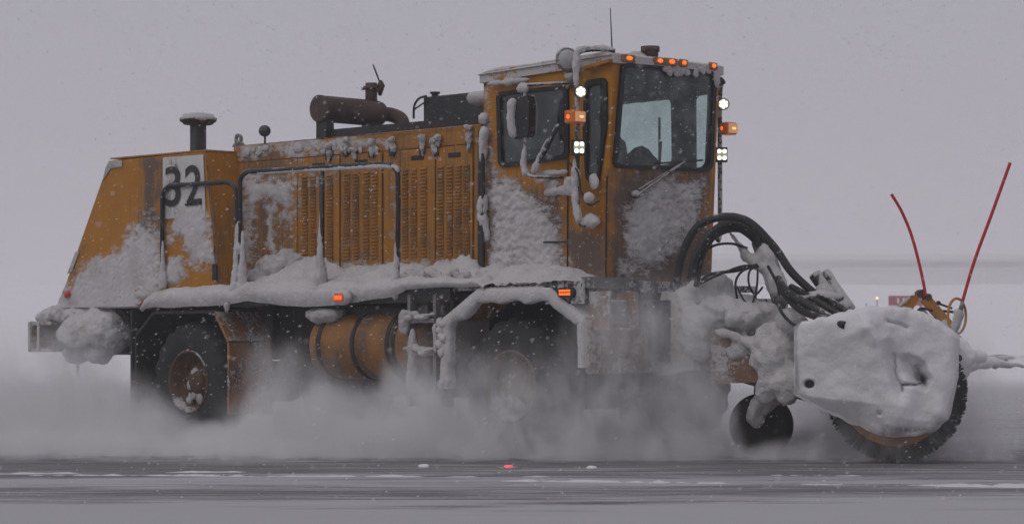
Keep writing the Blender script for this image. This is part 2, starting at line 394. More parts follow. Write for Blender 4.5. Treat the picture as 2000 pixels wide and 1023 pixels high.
# ------------------------------------------------------------------ setting: runway, snow field, bank
def depth_nodes(t):
    p = wpos(t); mp = node(t, 'ShaderNodeMapping'); mp.vector_type = 'POINT'
    mp.inputs['Rotation'].default_value = (0, 0, -TH); t.links.new(p, mp.inputs[0])
    return p, mp.outputs[0]
def mat_runway():
    m, t, b = newmat('runway_snow_streaks'); p, q = depth_nodes(t)
    sx = node(t, 'ShaderNodeSeparateXYZ'); t.links.new(q, sx.inputs[0])
    cz = math_(t, 'SUBTRACT', sx.outputs[1], float((-CAM.x*ST + CAM.y*CT)))     # metres beyond the photographer
    def stretch(a, b_, c=1.0, rot=0.0):
        mp = node(t, 'ShaderNodeMapping'); mp.vector_type = 'TEXTURE'; mp.inputs['Rotation'].default_value = (0,0,rot); a, b_, c = 1/a, 1/b_, 1/c; mp.inputs['Scale'].default_value = (a, b_, c); t.links.new(q, mp.inputs[0]); return mp.outputs[0]
    s1 = nz(t, stretch(0.30, 2.0, 1.0, 0.05), 1.0, 6, 0.68, 0.7); s2 = nz(t, stretch(0.7, 9.0, 1.0, -0.04), 1.0, 6, 0.72, 0.5); s3 = nz(t, stretch(0.22, 0.7), 1.0, 5, 0.6, 0.8)
    fine = nz(t, p, 25.0, 5, 0.7)
    wob = math_(t, 'ADD', cz, math_(t, 'MULTIPLY', math_(t, 'SUBTRACT', s3, 0.5), 5.0))
    cov = node(t, 'ShaderNodeValToRGB'); cr = cov.color_ramp
    t.links.new(math_(t, 'DIVIDE', wob, 100.0), cov.inputs[0])
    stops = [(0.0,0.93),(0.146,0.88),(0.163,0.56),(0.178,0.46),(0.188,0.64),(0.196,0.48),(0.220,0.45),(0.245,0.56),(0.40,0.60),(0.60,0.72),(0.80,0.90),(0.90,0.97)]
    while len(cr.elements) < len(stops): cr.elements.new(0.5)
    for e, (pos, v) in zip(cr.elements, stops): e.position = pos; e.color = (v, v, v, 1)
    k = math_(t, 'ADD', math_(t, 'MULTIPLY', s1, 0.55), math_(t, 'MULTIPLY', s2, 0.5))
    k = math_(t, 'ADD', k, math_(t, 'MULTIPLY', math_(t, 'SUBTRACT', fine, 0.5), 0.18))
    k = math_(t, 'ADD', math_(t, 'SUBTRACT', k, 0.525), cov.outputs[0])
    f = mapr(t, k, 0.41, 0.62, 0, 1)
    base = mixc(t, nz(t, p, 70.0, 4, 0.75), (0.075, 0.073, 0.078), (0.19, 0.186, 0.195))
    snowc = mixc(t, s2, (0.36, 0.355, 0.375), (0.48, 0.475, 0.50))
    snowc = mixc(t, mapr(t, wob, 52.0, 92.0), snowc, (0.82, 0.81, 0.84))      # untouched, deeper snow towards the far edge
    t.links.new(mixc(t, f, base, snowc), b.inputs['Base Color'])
    b.inputs['Roughness'].default_value = 0.7; b.inputs['Specular IOR Level'].default_value = 0.25
    bump(t, b, math_(t, 'ADD', math_(t, 'MULTIPLY', f, 1.0), math_(t, 'MULTIPLY', fine, 0.6)), 0.5, 0.02)
    return m
RIGHT = Vector((CT, ST, 0)); LOOK = Vector((-ST, CT, 0)); C0 = Vector((CAM.x, CAM.y, 0))
def G(u, d, z): return C0 + RIGHT*u + LOOK*d + Vector((0,0,z))
def gridmesh(name, us, ds, zf, mat):
    V = [G(u, d, zf(u, d)) for d in ds for u in us]; n = len(us)
    Fc = [(j*n+i, j*n+i+1, (j+1)*n+i+1, (j+1)*n+i) for j in range(len(ds)-1) for i in range(n-1)]
    return mk(name, V, Fc, mat, None, True)
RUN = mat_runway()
us = [-400,-200,-100,-50]+[i*0.5 for i in range(-50,51)]+[75,125,250,420]
ds = [-60,-20,0,6]+[8+i*0.25 for i in range(0,80)]+[28+i*2 for i in range(1,30)]+[88,92]
def rz(u, d):
    if d < 10 or d > 34 or abs(u) > 25: return 0.0
    return 0.006*noise.noise(Vector((u*0.35, d*3.0, 0)))
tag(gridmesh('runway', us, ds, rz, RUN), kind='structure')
FIELD = mat_snow('snow_field_surface', 0.05, 0.5, (0.84, 0.83, 0.86))
us2 = [-800,-300,-100]+[i*4 for i in range(-20,21)]+[100,300,800]
ds2 = [91,95,100,104,108,112,114,116,118,120,122,125,130,140,155,175,200,230,260,300,360,450,560,620,700,1000]
def fz(u, d):
    base = float(np.interp(d, [91,112,122,140,200,260,360,620,900], [0.004,0.12,0.65,1.6,4.6,7.3,9.9,16.0,22]))
    return base + (0.25*noise.noise(Vector((u*0.08, d*0.05, 3))) if d > 112 else 0.0)
tag(gridmesh('snow_field', us2, ds2, fz, FIELD), kind='structure')
# ploughed bank along the far edge, dark soil and stubble in its foot
BANKM, bt, bb = newmat('bank_soil'); bp = wpos(bt)
bt.links.new(mixc(bt, mapr(bt, nz(bt, bp, 1.2, 6, 0.7), 0.40, 0.55), (0.10, 0.09, 0.08), SNOWC), bb.inputs['Base Color'])
bump(bt, bb, nz(bt, bp, 3.0, 5), 1.0, 0.2)
V, Fc = [], []; n = 9; st = [i*0.6 for i in range(0, 160)]
for i, u in enumerate(st):
    uu = 18.5+u; hgt = 0.55*(0.7+0.5*noise.noise(Vector((uu*0.3,0,0)))+0.25*noise.noise(Vector((uu*1.4,3,0))))*min(1, (u+0.3)/3.0)
    for k in range(n):
        a = k/(n-1); zz = 0.30+hgt*math.sin(a*math.pi)**0.7*(1+0.3*noise.noise(Vector((uu*2, a*5, 1))))
        V.append(G(uu, 113.5+a*4.0+0.5*noise.noise(Vector((uu*0.5, 9, 0))), zz-0.15*(k in (0, n-1))))
for i in range(len(st)-1):
    for k in range(n-1): Fc.append((i*n+k, (i+1)*n+k, (i+1)*n+k+1, i*n+k+1))
tag(mk('snow_bank', V, Fc, BANKM, None, True), kind='structure')

# low ridges of snow left on the pavement by the pass before
WR = mat_snow('windrow_snow', 0.05, 0.7, (0.70,0.69,0.72))
def windrow(u0, u1, dfun, wd, ht, sd_):
    V, Fc = [], []; n = int((u1-u0)/0.05); nc = 7
    for i in range(n+1):
        u = u0+(u1-u0)*i/n; q = Vector((u*1.3, sd_, 0)); g = max(0.0, 0.55+0.9*noise.noise(q*0.7)+0.5*noise.noise(q*3.1)+0.4*noise.noise(q*9))*min(1, i/8, (n-i)/8)
        dd = dfun(u)+0.10*noise.noise(q*0.5)+0.025*noise.noise(q*4)
        for k in range(nc):
            a = k/(nc-1)*2-1
            V.append(G(u, dd+a*wd*(0.35+0.65*g), -0.012+0.012*g+ht*g*(1-a*a)*(1+0.5*noise.noise(Vector((u*9, a*3, sd_))))))
    for i in range(n):
        for k in range(nc-1): Fc.append((i*nc+k, (i+1)*nc+k, (i+1)*nc+k+1, i*nc+k+1))
    return tag(mk('snow_ridge', V, Fc, WR, None, True), kind='structure')
windrow(-4.2, 0.6, lambda u: 19.35-0.05*u, 0.07, 0.016, 1.0)
windrow(-0.3, 5.0, lambda u: 18.75-0.22*u, 0.16, 0.022, 5.0)
windrow(0.0, 3.0, lambda u: 19.95-0.15*u, 0.05, 0.012, 9.0)
windrow(-4.4, -1.8, lambda u: 20.3+0.12*u, 0.06, 0.012, 13.0)
# ------------------------------------------------------------------ far things beyond the runway
HW = mat_plain('hangar_wall', (0.64, 0.61, 0.60), 0.8, 0, 0, 0.15, (0.60,0.57,0.57)); HW2 = mat_plain('hangar_door', (0.57, 0.54, 0.54), 0.8, 0, 0, 0.15, (0.54,0.51,0.51))
def gbox(mb, u0, u1, d0, d1, z0, z1):
    c = G((u0+u1)/2, (d0+d1)/2, (z0+z1)/2)
    return mb.obox(c, RIGHT*((u1-u0)/2), LOOK*((d1-d0)/2), Vector((0,0,(z1-z0)/2)))
hb = empty('hangar', G(110, 620, 16), 'long pale hangar fading into the snowfall beyond the white field', 'building')
gbox(MB(), 48, 230, 625, 690, 12, 22.2).build('wall', HW, hb)
r = MB(); r.prism([G(46,623,22.2), G(232,623,22.2), G(232,655,24.6), G(46,655,24.6)], (0,0,0.5)); r.build('roof', HW2, hb)
for i in range(10): gbox(MB(), 62+i*16, 75+i*16, 624.4, 625.2, 15, 20.4).build('door', HW2, hb)
an = empty('annex_building', G(150, 600, 15), 'low flat roofed block in front of the pale hangar', 'building')
gbox(MB(), 76, 220, 600, 618, 12, 19.4).build('wall', HW2, an); gbox(MB(), 75.6, 220.4, 599.6, 618.4, 19.404, 19.8).build('roof', HW, an)
sg = empty('airfield_sign', G(21.5, 140, 2.4), 'red airfield sign board standing in the snow behind the broom', 'sign')
SR = mat_plain('sign_red', (0.30, 0.05, 0.06), 0.6, 0, 0.15, 0.1, (0.3,0.03,0.04)); SWH = mat_plain('sign_white', (0.75,0.72,0.72), 0.6, 0, 0, 0.1, (0.6,0.5,0.5))
cz_ = EYE + (YH-587)*140/FPX
gbox(MB(), 20.6, 22.6, 139.9, 140.1, cz_-0.27, cz_+0.27).build('face', SR, sg)
for k, uu in enumerate((21.05, 21.35, 21.62)): gbox(MB(), uu, uu+0.10, 139.88, 139.897, cz_-0.14, cz_+0.14).build('mark', SWH, sg)
for uu in (20.8, 22.3): gbox(MB(), uu, uu+0.1, 139.95, 140.05, fz(uu,140)-0.1, cz_-0.275).build('leg', STEEL, sg)
def field_light(px, py, D, colr, st_, label):
    P = DZ(px, py, D); zt = fz((px-1000)/FPX*D, D)
    e = empty('edge_light', (P.x, P.y, zt), label, 'light', 'lights in the snow field')
    MB().tube([(P.x,P.y,zt-0.1),(P.x,P.y,P.z-0.02)], 0.03, 6).build('post', STEEL, e)
    MB().blob(P, (0.06,0.06,0.055), 0.0).build('lens', mat_emit('edge_lens', colr, st_), e, True)
field_light(1713, 582, 150, (1.0,0.55,0.2), 3.0, 'small glowing amber light in the snow left of the red sign')
field_light(1692, 590, 145, (0.35,0.5,1.0), 0.6, 'tiny bluish light beside the glowing amber one in the snow')

# ================================================================== THE TRUCK
T = empty('runway_snow_sweeper', (-2.6, 0, 0), 'snow caked yellow runway sweeper truck numbered 32 with a front broom', 'sweeper truck')
HOODY, BOXY, DECKY = -0.80, -1.20, -1.27
# ---- chassis
ch = MB(); ch.box((-7.4,-0.5,0.85), (0.35,-0.28,1.40)); ch.box((-7.4,0.28,0.85), (0.35,0.5,1.40))
for x in (-7.3,-5.2,-3.6,-2.0,-0.4): ch.box((x,-0.279,0.95), (x+0.2,0.279,1.3))
ch.box((-7.6,-1.15,1.41), (0.05,1.15,1.475)); ch.build('chassis', BLK, T); MB().box((-4.75,-0.7,0.5),(-1.8,0.7,1.4)).build('belly_pan', BLK, T); MB().box((-7.4,-0.85,0.9),(-6.6,0.85,1.40)).build('rear_frame', BLK, T); MB().box((-6.3,-0.62,0.95),(-4.95,0.62,1.40)).build('rear_frame', BLK, T)
MB().box((-4.5,-0.48,0.55), (-1.9,0.48,0.845), 0.05).build('transmission', BLK, T)
for x in (-5.64, -0.90):
    a = MB(); a.lathe((x,-0.8,0.62), (0,1,0), [(0,0.09),(0.5,0.10),(0.6,0.22),(1.0,0.22),(1.1,0.10),(1.6,0.09)], 14); a.build('axle', BLK, T)
# ---- wheels
def wheel(x, side):
    e = empty_part = bpy.data.objects.new('wheel', None); col.objects.link(e); e.parent = T; e.location = -T.location
    y = side*1.0; ax = (0, side, 0); c = (x, y, 0.62)
    def mod(j, k): return (0.016 if (k//2) % 2 else -0.012) if 3 <= j <= 8 else 0
    t = MB().lathe(c, ax, [(-0.19,0.33),(-0.215,0.40),(-0.225,0.48),(-0.20,0.56),(-0.16,0.605),(-0.08,0.62),(0.08,0.62),(0.16,0.605),(0.20,0.56),(0.225,0.48),(0.215,0.40),(0.19,0.33)], 80, mod)
    ty = t.build('tyre', RUB, None, True); ty.parent = e
    r = MB().lathe(c, ax, [(0.195,0.335),(0.21,0.325),(0.20,0.305),(0.12,0.285),(0.06,0.26),(0.05,0.18),(0.07,0.13),(0.10,0.12),(0.115,0.09),(0.12,0.0005)], 36).build('rim', RIMM, None, True); r.parent = e
    for k in range(10):
        th = 2*math.pi*k/10
        b = MB().disc((x+0.22*math.cos(th), y+side*0.05, 0.62+0.22*math.sin(th)), ax, 0.016, 0.03, 6).build('wheel_nut', RUST, None); b.parent = e
    s = MB()
    for k in range(7): s.blob((x+random.uniform(-.12,.12), y+side*0.09, 0.62+random.uniform(-.2,.16)), (0.055,0.02,0.05), 0.8, 16, 3)
    q = s.build('snow_crust', SNOWD, None, True); q.parent = e
for x in (-5.64, -0.90):
    for sd_ in (-1, 1): wheel(x, sd_)

# ---- rear housing
rb = MB()
def sec(y): return [(-7.97,y,1.40),(-5.12,y,1.40),(-5.35,y,3.0),(-7.02,y,2.985)]
rb.prism(sec(-1.185), (0, 2.37, 0)); hous = rb.build('rear_housing', YELS, T)
snow = [([(60,640),(128,545),(170,512),(235,482),(258,440),(300,432),(318,455),(322,570),(300,640)], 16, 1.0),
        ([(326,420),(350,398),(398,392),(414,430),(432,520),(385,532),(362,520),(356,470),(322,478)], 12, 1.0),
        ([(318,500),(360,498),(362,540),(330,560),(310,560)], 8, 1.0), ([(250,640),(330,585),(440,580),(440,640)], 8, 1.0), ([(262,405),(300,395),(312,440),(268,450)], 14, 0.62)]
grime = [([(276,300),(318,300),(320,470),(255,470),(270,400)], 12, 0.85), ([(318,300),(335,300),(340,420),(318,420)], 8, 0.5), ([(405,290),(440,290),(440,560),(425,560)], 8, 0.5), ([(140,480),(180,470),(150,540),(125,560)], 8, 0.6)]
gridpanel('side_panel', [(-7.975,BOXY,1.415),(-5.122,BOXY,1.415),(-5.352,BOXY,3.0),(-7.022,BOXY,2.985)], 170, 110, PANEL, hous, (0,-1,0), snow, grime, 0.045, gbase=0.18, la=0.3)
gridpanel('front_panel', [(-5.107,-1.19,1.42),(-5.107,1.19,1.42),(-5.337,1.19,2.998),(-5.337,-1.19,2.998)], 60, 60, PANEL, hous, (1,0,0.14), [], [([(395,420),(460,420),(460,580),(395,580)], 60, 0.7)], 0.03, gbase=0.25)
tp = MB(); tp.box((-6.99,-1.205,3.002),(-5.33,1.205,3.018)); tp.build('top_edge', YEL, hous)
# corner plates with reflective tape
c = MB(); c.prism([S(206,328,-1.213), S(212,316,-1.213), S(238,313,-1.213), S(238,325,-1.213), S(216,329,-1.213), S(200,352,-1.213)], (0,0.006,0)); c.build('reflective_strip', TAPE, hous)
c = MB(); c.prism([S(147,492,-1.213), S(155,490,-1.213), S(140,530,-1.213), S(131,535,-1.213)], (0,0.006,0)); c.build('reflective_strip', TAPE, hous)
# number board and digits
A_, B_, C_, D_ = S(318,428,-1.211), S(402,424,-1.211), S(397,302,-1.211), S(318,308,-1.211)
nb = gridpanel('number_board', [A_, B_, C_, D_], 50, 60, WPANEL, hous, (0,-1,0), [([(320,412),(405,402),(405,440),(320,440)], 8, 1.0)], [([(330,305),(341,305),(341,380),(330,380)], 4, 0.75),([(318,305),(330,305),(330,430),(318,430)], 6, 0.5),([(318,360),(350,380),(345,430),(318,430)], 10, 0.6)], 0.02)
def digit(ch_, px0, px1, py0, py1):
    cu = bpy.data.curves.new('digit', 'FONT'); cu.body = ch_; cu.extrude = 0.0015; cu.offset = 0.009
    o = bpy.data.objects.new('digit', cu); col.objects.link(o)
    bpy.context.view_layer.update()
    bb_ = [Vector(q) for q in o.bound_box]; w0 = min(q.x for q in bb_); w1 = max(q.x for q in bb_); h0 = min(q.y for q in bb_); h1 = max(q.y for q in bb_)
    p0 = S(px0, py1, -1.222); p1 = S(px1, py0, -1.222)
    sx = (p1.x-p0.x)/(w1-w0); sz = (p1.z-p0.z)/(h1-h0)
    dg = bpy.context.evaluated_depsgraph_get(); me = bpy.data.meshes.new_from_object(o.evaluated_get(dg)); bpy.data.objects.remove(o)
    me.transform(Matrix.Translation((p0.x-w0*sx, -1.222, p0.z-h0*sz)) @ Matrix.Rotation(R(90), 4, 'X') @ Matrix.Diagonal((sx, sz, 1, 1)))
    me.materials.clear(); me.materials.append(DIG); add('digit', me, nb)
digit('3', 322, 352, 324, 404); digit('2', 361, 393, 321, 402)
# tail lamps, cable gland, latch
d = MB(); d.blob(S(131,574,-1.24), (0.05,0.02,0.04), 0.3, 12, 2); d.build('tail_lamp', REDD, T, True)
d = MB(); d.lathe(S(277,578,-1.215), (0,-1,0), [(0,0.11),(0.03,0.11),(0.05,0.09),(0.05,0.0005)], 20); d.build('filler_flap', YELS, hous)
d = MB(); d.blob(S(282,576,-1.29), (0.13,0.06,0.05), 0.3, 10, 3); d.build('snow_crust', SNOWD, T, True)
d = MB(); d.blob(S(281,594,-1.28), (0.018,0.018,0.016), 0.0, 10, 1); d.build('tail_lamp', mat_emit('red_glow', (1,0.03,0.05), 2.5), T, True)
d = MB(); d.box(tuple(S(416,548,-1.225)-Vector((0.0,0.02,0))), tuple(S(424,515,-1.225)+Vector((0,0.012,0))), 0.01); d.build('door_handle', BLK, hous)
# air intake with mushroom cap on the housing
ip = S(387,294,-0.75); zb = 3.018; zt = S(387,240,-0.75).z
a = MB(); a.lathe((ip.x,-0.75,zb), (0,0,1), [(0,0.12),(0.02,0.12),(0.021,0.087),(zt-zb,0.087)], 24); it = a.build('air_intake', BLK, T, True)
a = MB(); a.lathe((ip.x,-0.75,zt), (0,0,1), [(-0.02,0.088),(-0.02,0.15),(0.0,0.17),(0.015,0.195),(0.05,0.20),(0.055,0.18),(0.085,0.165),(0.09,0.12),(0.10,0.10),(0.105,0.0005)], 28); a.build('cap', BLKS, it, True)
# ---- rear bumper and its snow load
bm_ = MB(); P1 = S(60,628,-1.2); x0b = P1.x
bm_.box((x0b,-1.22,0.93),(x0b+0.06,1.22,1.27)); bm_.box((x0b+0.0601,-1.22,1.23),(x0b+0.42,1.22,1.27)); bm_.box((x0b+0.0601,-1.22,0.93),(x0b+0.42,1.22,0.97))
bm_.box((x0b+0.0601,-1.0,0.9701),(-7.4,-0.85,1.2299)); bm_.box((x0b+0.0601,0.85,0.9701),(-7.4,1.0,1.2299)); bm_.build('rear_bumper', GRIM, T)
for x in (x0b-0.002, x0b+0.17):
    MB().box((x,-1.235,0.93),(x+0.045,-1.221,1.26)).build('reflective_strip', TAPE, T)
s = MB(); s.blob(S(175,655,-1.15), (0.34,0.30,0.22), 0.34, 2.2, 5); s.blob(S(205,650,-1.10), (0.28,0.25,0.25), 0.34, 2.2, 5); s.blob(S(150,690,-1.2), (0.13,0.15,0.12), 0.4, 6, 3)
s.blob(S(190,690,-1.15), (0.16,0.14,0.12), 0.3, 5, 4); s.tube([S(152,700,-1.25), S(152,735,-1.25)], [0.03,0.018], 8, 4, 0.3)
s.tube([S(72,624,-1.15), S(110,612,-1.15), S(160,612,-1.1), S(215,622,-1.05)], [0.04,0.10,0.12,0.08], 10, 6, 0.4)
fuse(s.build('snow_crust', SNOW, T, True), 0.018, 12, 0.022)
# ---- mud flap and rear arch
f = MB(); f.box((-6.53,-1.28,0.28),(-6.50,-0.75,1.38)); f.build('mud_flap', RUB, T)
def arch(pts, y0, y1, th):
    m = MB(); n = len(pts)
    for i in range(n-1):
        p, q = Vector((pts[i][0],0,pts[i][1])), Vector((pts[i+1][0],0,pts[i+1][1])); tg = (q-p).normalized(); nr = Vector((-tg.z,0,tg.x))*th
        def at(v, y): return (v.x, y, v.z)
        V = [at(p,y0),at(q,y0),at(q,y1),at(p,y1),at(p+nr,y0),at(q+nr,y0),at(q+nr,y1),at(p+nr,y1)]
        m.raw(V, [(0,3,2,1),(4,5,6,7),(0,1,5,4),(1,2,6,5),(2,3,7,6),(3,0,4,7)])
    return m
rpts = [(-6.45,0.5),(-6.45,1.1),(-6.15,1.33),(-5.10,1.33),(-4.88,1.03),(-4.88,0.30)]
arch(rpts[3:], -1.29, -0.72, 0.03).build('rear_fender', BROWN, T); arch(rpts[:4], -1.26, -0.72, 0.03).build('wheel_housing', BLK, T)
# ---- front arch
fp = [(-1.71,0.60),(-1.68,1.23),(-1.21,1.50),(-0.30,1.50),(0.11,1.22),(0.11,0.80)]
arch(fp, -1.29, -0.70, 0.025).build('front_fender', YELS, T)
s = MB()
def rim_band(mb, path, wfun, nfun):          # packed snow along the fender edge: flat face, ragged inner side
    pts = [Vector((x, 0, z)) for x, z in path]; D = []
    for i in range(len(pts)-1):
        L = (pts[i+1]-pts[i]).length; m_ = int(L/0.014)
        D += [pts[i].lerp(pts[i+1], k/m_) for k in range(m_)]
    D.append(pts[-1]); n = len(D); V, Fc = [], []
    for i, p in enumerate(D):
        tg = (D[min(i+2,n-1)]-D[max(i-2,0)]).normalized(); nr = Vector((-tg.z,0,tg.x)); w_ = wfun(p); am = nfun(p)
        q = p*1.0; n1 = noise.noise(q*5)+0.3*noise.noise(q*14); n2 = noise.noise(q*6+Vector((5,0,0)))+0.35*noise.noise(q*17)
        o_ = p+nr*(0.012+am*0.6*n1); i_ = p-nr*(w_*(1+0.2*n2)+am*n2)
        for a_, y in ((0,-1.24),(0,-1.305-am*0.5),(0.18,-1.318-am*(1+n1)),(0.5,-1.322-am*(1.2+n2)),(0.82,-1.318-am*(1+n1)),(1,-1.305-am*0.4),(1,-1.24)):
            v = o_.lerp(i_, a_); V.append((v.x, y+0.5*am*noise.noise(Vector((v.x*30, a_*4, v.z*30))), v.z))
    for i in range(n-1):
        for k in range(6): Fc.append((i*7+k, i*7+k+1, (i+1)*7+k+1, (i+1)*7+k))
    Fc += [tuple(range(7)), tuple(range((n-1)*7+6, (n-1)*7-1, -1))]
    mb.raw(V, Fc)
rim_band(s, fp, lambda p: 0.075 if p.x > 0.09 else (0.10 if p.x > -0.34 else 0.115), lambda p: 0.0015 if p.x > -0.9 else 0.0015+0.011*min(1, (-0.9-p.x)/0.5))
for k in range(9):
    u = random.random(); x = -1.71+random.uniform(-.02,.06); z = 0.6+u*0.7
    s.blob((x,-1.32,z), (0.05,0.04,0.05), 0.5, 18, 2)
s.build('snow_crust', SNOW, T, True)
# ---- deck
dk = MB(); dk.box((-6.2,DECKY,1.476),(-1.62,-0.79,1.53)); dk.box((-6.2,0.79,1.476),(-1.62,1.27,1.53)); dk.box((-6.2,DECKY+0.003,1.40),(-1.62,DECKY+0.05,1.475)); dk.build('walkway_deck', BLK, T)
for ya, yb in ((-1.25,-0.78),(0.78,1.25)): MB().box((-1.6,ya,1.50),(-0.02,yb,1.56)).build('fender_deck', BLKS, T)
# snow swept over the deck edge: a section carried along the deck
KEY = [(272,588,588,600),(290,560,572,600),(320,556,560,601),(400,556,559,598),(450,548,556,594),(480,530,548,588),(520,505,552,592),(560,505,548,598),(600,528,550,599),(650,520,550,596),(700,512,548,588),(760,520,543,580),(790,512,541,566),(850,518,541,561),(930,522,542,560),(950,530,545,560)]
V, Fc = [], []; nst = 260; nc = 22
kp = [k[0] for k in KEY]
for i in range(nst):
    px = 274+(948-274)*i/(nst-1)
    yh, yl, yb = [float(np.interp(px, kp, [k[j] for k in KEY])) for j in (1,2,3)]
    pl = S(px, yl, -1.32); zl = pl.z; zb_ = S(px, yb, -1.32).z; zh = S(px, yh, -1.0).z; x = pl.x
    for k in range(nc):
        a = k/(nc-1)
        if a < 0.6:
            b_ = a/0.6; y = -0.80-0.45*b_; z = zh+(zl+0.0-zh)*sstep(0, 1, b_)
            am = 0.030
        else:
            b_ = (a-0.6)/0.4; th = b_*math.pi*0.62
            y = -1.25-0.09*math.sin(th*1.3); z = zl+(zb_-zl)*b_**1.2; am = 0.022
        q = Vector((x,y,z)); nn = noise.noise(q*4.0)+0.6*noise.noise(q*11)+0.45*noise.noise(q*26)
        rough = 2.6 if (a < 0.6 and px > 790) else (1.4 if a < 0.5 else 0.75)
        end = min(1, (i+1)/6, (nst-i)/6)
        V.append((x+0.01*noise.noise(q*20), y - (am*rough*nn if a >= 0.6 else 0), z + (am*rough*nn if a < 0.6 else 0.3*am*nn) - (1-end)*0.05))
for i in range(nst-1):
    for k in range(nc-1): Fc.append((i*nc+k, i*nc+k+1, (i+1)*nc+k+1, (i+1)*nc+k))
mk('snow_crust', V, Fc, SNOW, T, True)
# mounds: against the hood, on the fender, icicles
s = MB()
s.blob(S(530,530,-0.95), (0.20,0.14,0.19), 0.35, 6, 4); s.blob(S(562,520,-0.88), (0.22,0.12,0.17), 0.45, 7, 4); s.blob(S(510,545,-1.0), (0.16,0.14,0.12), 0.3, 6, 3)
for k in range(70):
    px = random.uniform(790, 940); s.blob(S(px, random.uniform(530,556), -1.22), random.uniform(0.02,0.05), 0.6, 18, 2)
s.tube([S(444,590,-1.33), S(443,612,-1.33)], [0.035,0.016], 8, 4, 0.3)
fuse(s.build('snow_crust', SNOWD, T, True), 0.012, 4, 0.014)
V, Fc = [], []; nx_, ny_ = 70, 24
for j in range(ny_):
    for i in range(nx_):
        x = -1.66+1.56*i/(nx_-1); y = -1.31+0.53*j/(ny_-1)
        px = 955+ (1107-955)*i/(nx_-1)
        ht = float(np.interp(px, [950,975,1000,1030,1060,1107,1120],[0.05,0.10,0.17,0.20,0.17,0.02,0.0]))*sstep(0, 0.85, np.array(j/(ny_-1)))**1.0
        q = Vector((x,y,0)); V.append((x, y, 1.555+float(ht)+0.035*noise.noise(q*6)+0.022*noise.noise(q*17)))
for j in range(ny_-1):
    for i in range(nx_-1): Fc.append((j*nx_+i, j*nx_+i+1, (j+1)*nx_+i+1, (j+1)*nx_+i))
mk('snow_crust', V, Fc, SNOW, T, True)

# ---- engine hood
hd = MB(); hd.box((-5.40,-0.785,1.535),(-1.67,0.785,3.04)); hd.prism([(-5.40,-0.80,3.041),(-1.67,-0.80,3.041),(-1.67,-0.72,3.085),(-5.40,-0.72,3.085)], (0,0,0.004))
hood = hd.build('engine_hood', PANEL if False else YEL, T)
gridpanel('hood_top', [(-5.41,-0.805,3.072),(-1.67,-0.805,3.072),(-1.67,0.80,3.115),(-5.41,0.80,3.115)], 200, 40, PANEL, hood, (0,0,1), [([(450,200),(780,200),(780,330),(450,330)], 30, 0.7),([(780,200),(960,200),(960,300),(780,300)], 30, 0.45)], [], 0.02, base=0.35, gbase=0.6)
hsn = [([(450,262),(600,262),(770,262),(775,292),(765,310),(745,290),(700,298),(660,312),(640,296),(610,310),(585,326),(560,312),(540,298),(500,320),(455,322)], 9, 0.74),
       ([(470,345),(575,335),(585,400),(560,470),(545,400),(520,385),(500,400),(498,520),(470,540)], 14, 1.0), ([(518,388),(540,388),(545,520),(520,520)], 8, 0.95),
       ([(470,470),(500,440),(500,540),(470,545)], 10, 0.75), ([(540,470),(585,470),(585,540),(540,540)], 12, 0.7),
       ([(455,300),(480,300),(478,560),(455,560)], 10, 0.5), ([(760,300),(785,300),(785,540),(762,540)], 8, 0.6), ([(590,325),(655,325),(655,372),(590,372)], 8, 0.62), ([(560,505),(940,500),(960,560),(560,560)], 10, 0.65), ([(672,340),(690,340),(690,352),(672,352)], 5, 0.75)]
hgr = [([(450,262),(590,262),(590,560),(450,560)], 20, 0.62), ([(590,470),(760,470),(760,540),(590,540)], 25, 0.6), ([(785,430),(930,470),(930,540),(785,540)], 25, 0.45), ([(640,290),(660,290),(660,540),(640,540)], 6, 0.5), ([(750,300),(782,300),(782,540),(750,540)], 8, 0.5), ([(848,330),(856,330),(856,540),(848,540)], 4, 0.5)]
HOODY2 = -0.80
def xa(px): return S(px, 400, HOODY2).x
def hpanel(name, px0, px1, z0, z1, parent, thick=0.03, out=0.0):
    x0, x1 = xa(px0), xa(px1); n = max(6, int((x1-x0)/0.016)); y = HOODY2-out
    return gridpanel(name, [(x0,y,z0),(x1,y,z0),(x1,y,z1),(x0,y,z1)], n, max(3, int((z1-z0)/0.016)), PANEL, parent, (0,-1,0), hsn, hgr, thick, base=0.24, gbase=0.44)
hpanel('header_panel', 457, 940, 2.905, 3.07, hood)
hpanel('side_panel', 457, 581, 1.54, 2.897, hood)
for a_, b_ in ((749.5,781),(926.5,940)): hpanel('post', a_, b_, 1.54, 2.897, hood, 0.02)
DOORS = [(583.5,664,(597,613,630,646)), (667,747,(679,697,717,733)), (783.5,850.5,(793,810,829)), (853,924,(862,880,897,913))]
lw, lp = 0.088, 0.0275
lv = MB(); hw = lw/2; lv.raw([(-hw,0,0.010),(hw,0,0.010),(-hw*0.9,-0.017,-0.007),(hw*0.9,-0.017,-0.007),(-hw*0.9,0,-0.010),(hw*0.9,0,-0.010)], [(0,2,3,1),(2,4,5,3),(0,4,2),(1,3,5)])
LM = mat_plain('louver_paint', (0.34, 0.145, 0.018), 0.5, 0, 0.10, 0.55, (0.07,0.05,0.035))
lme = bpy.data.meshes.new('louver'); lme.from_pydata([tuple(v) for v in lv.V], [], lv.F); lme.materials.append(LM)
nl = 0; rest = MB(); restp = None
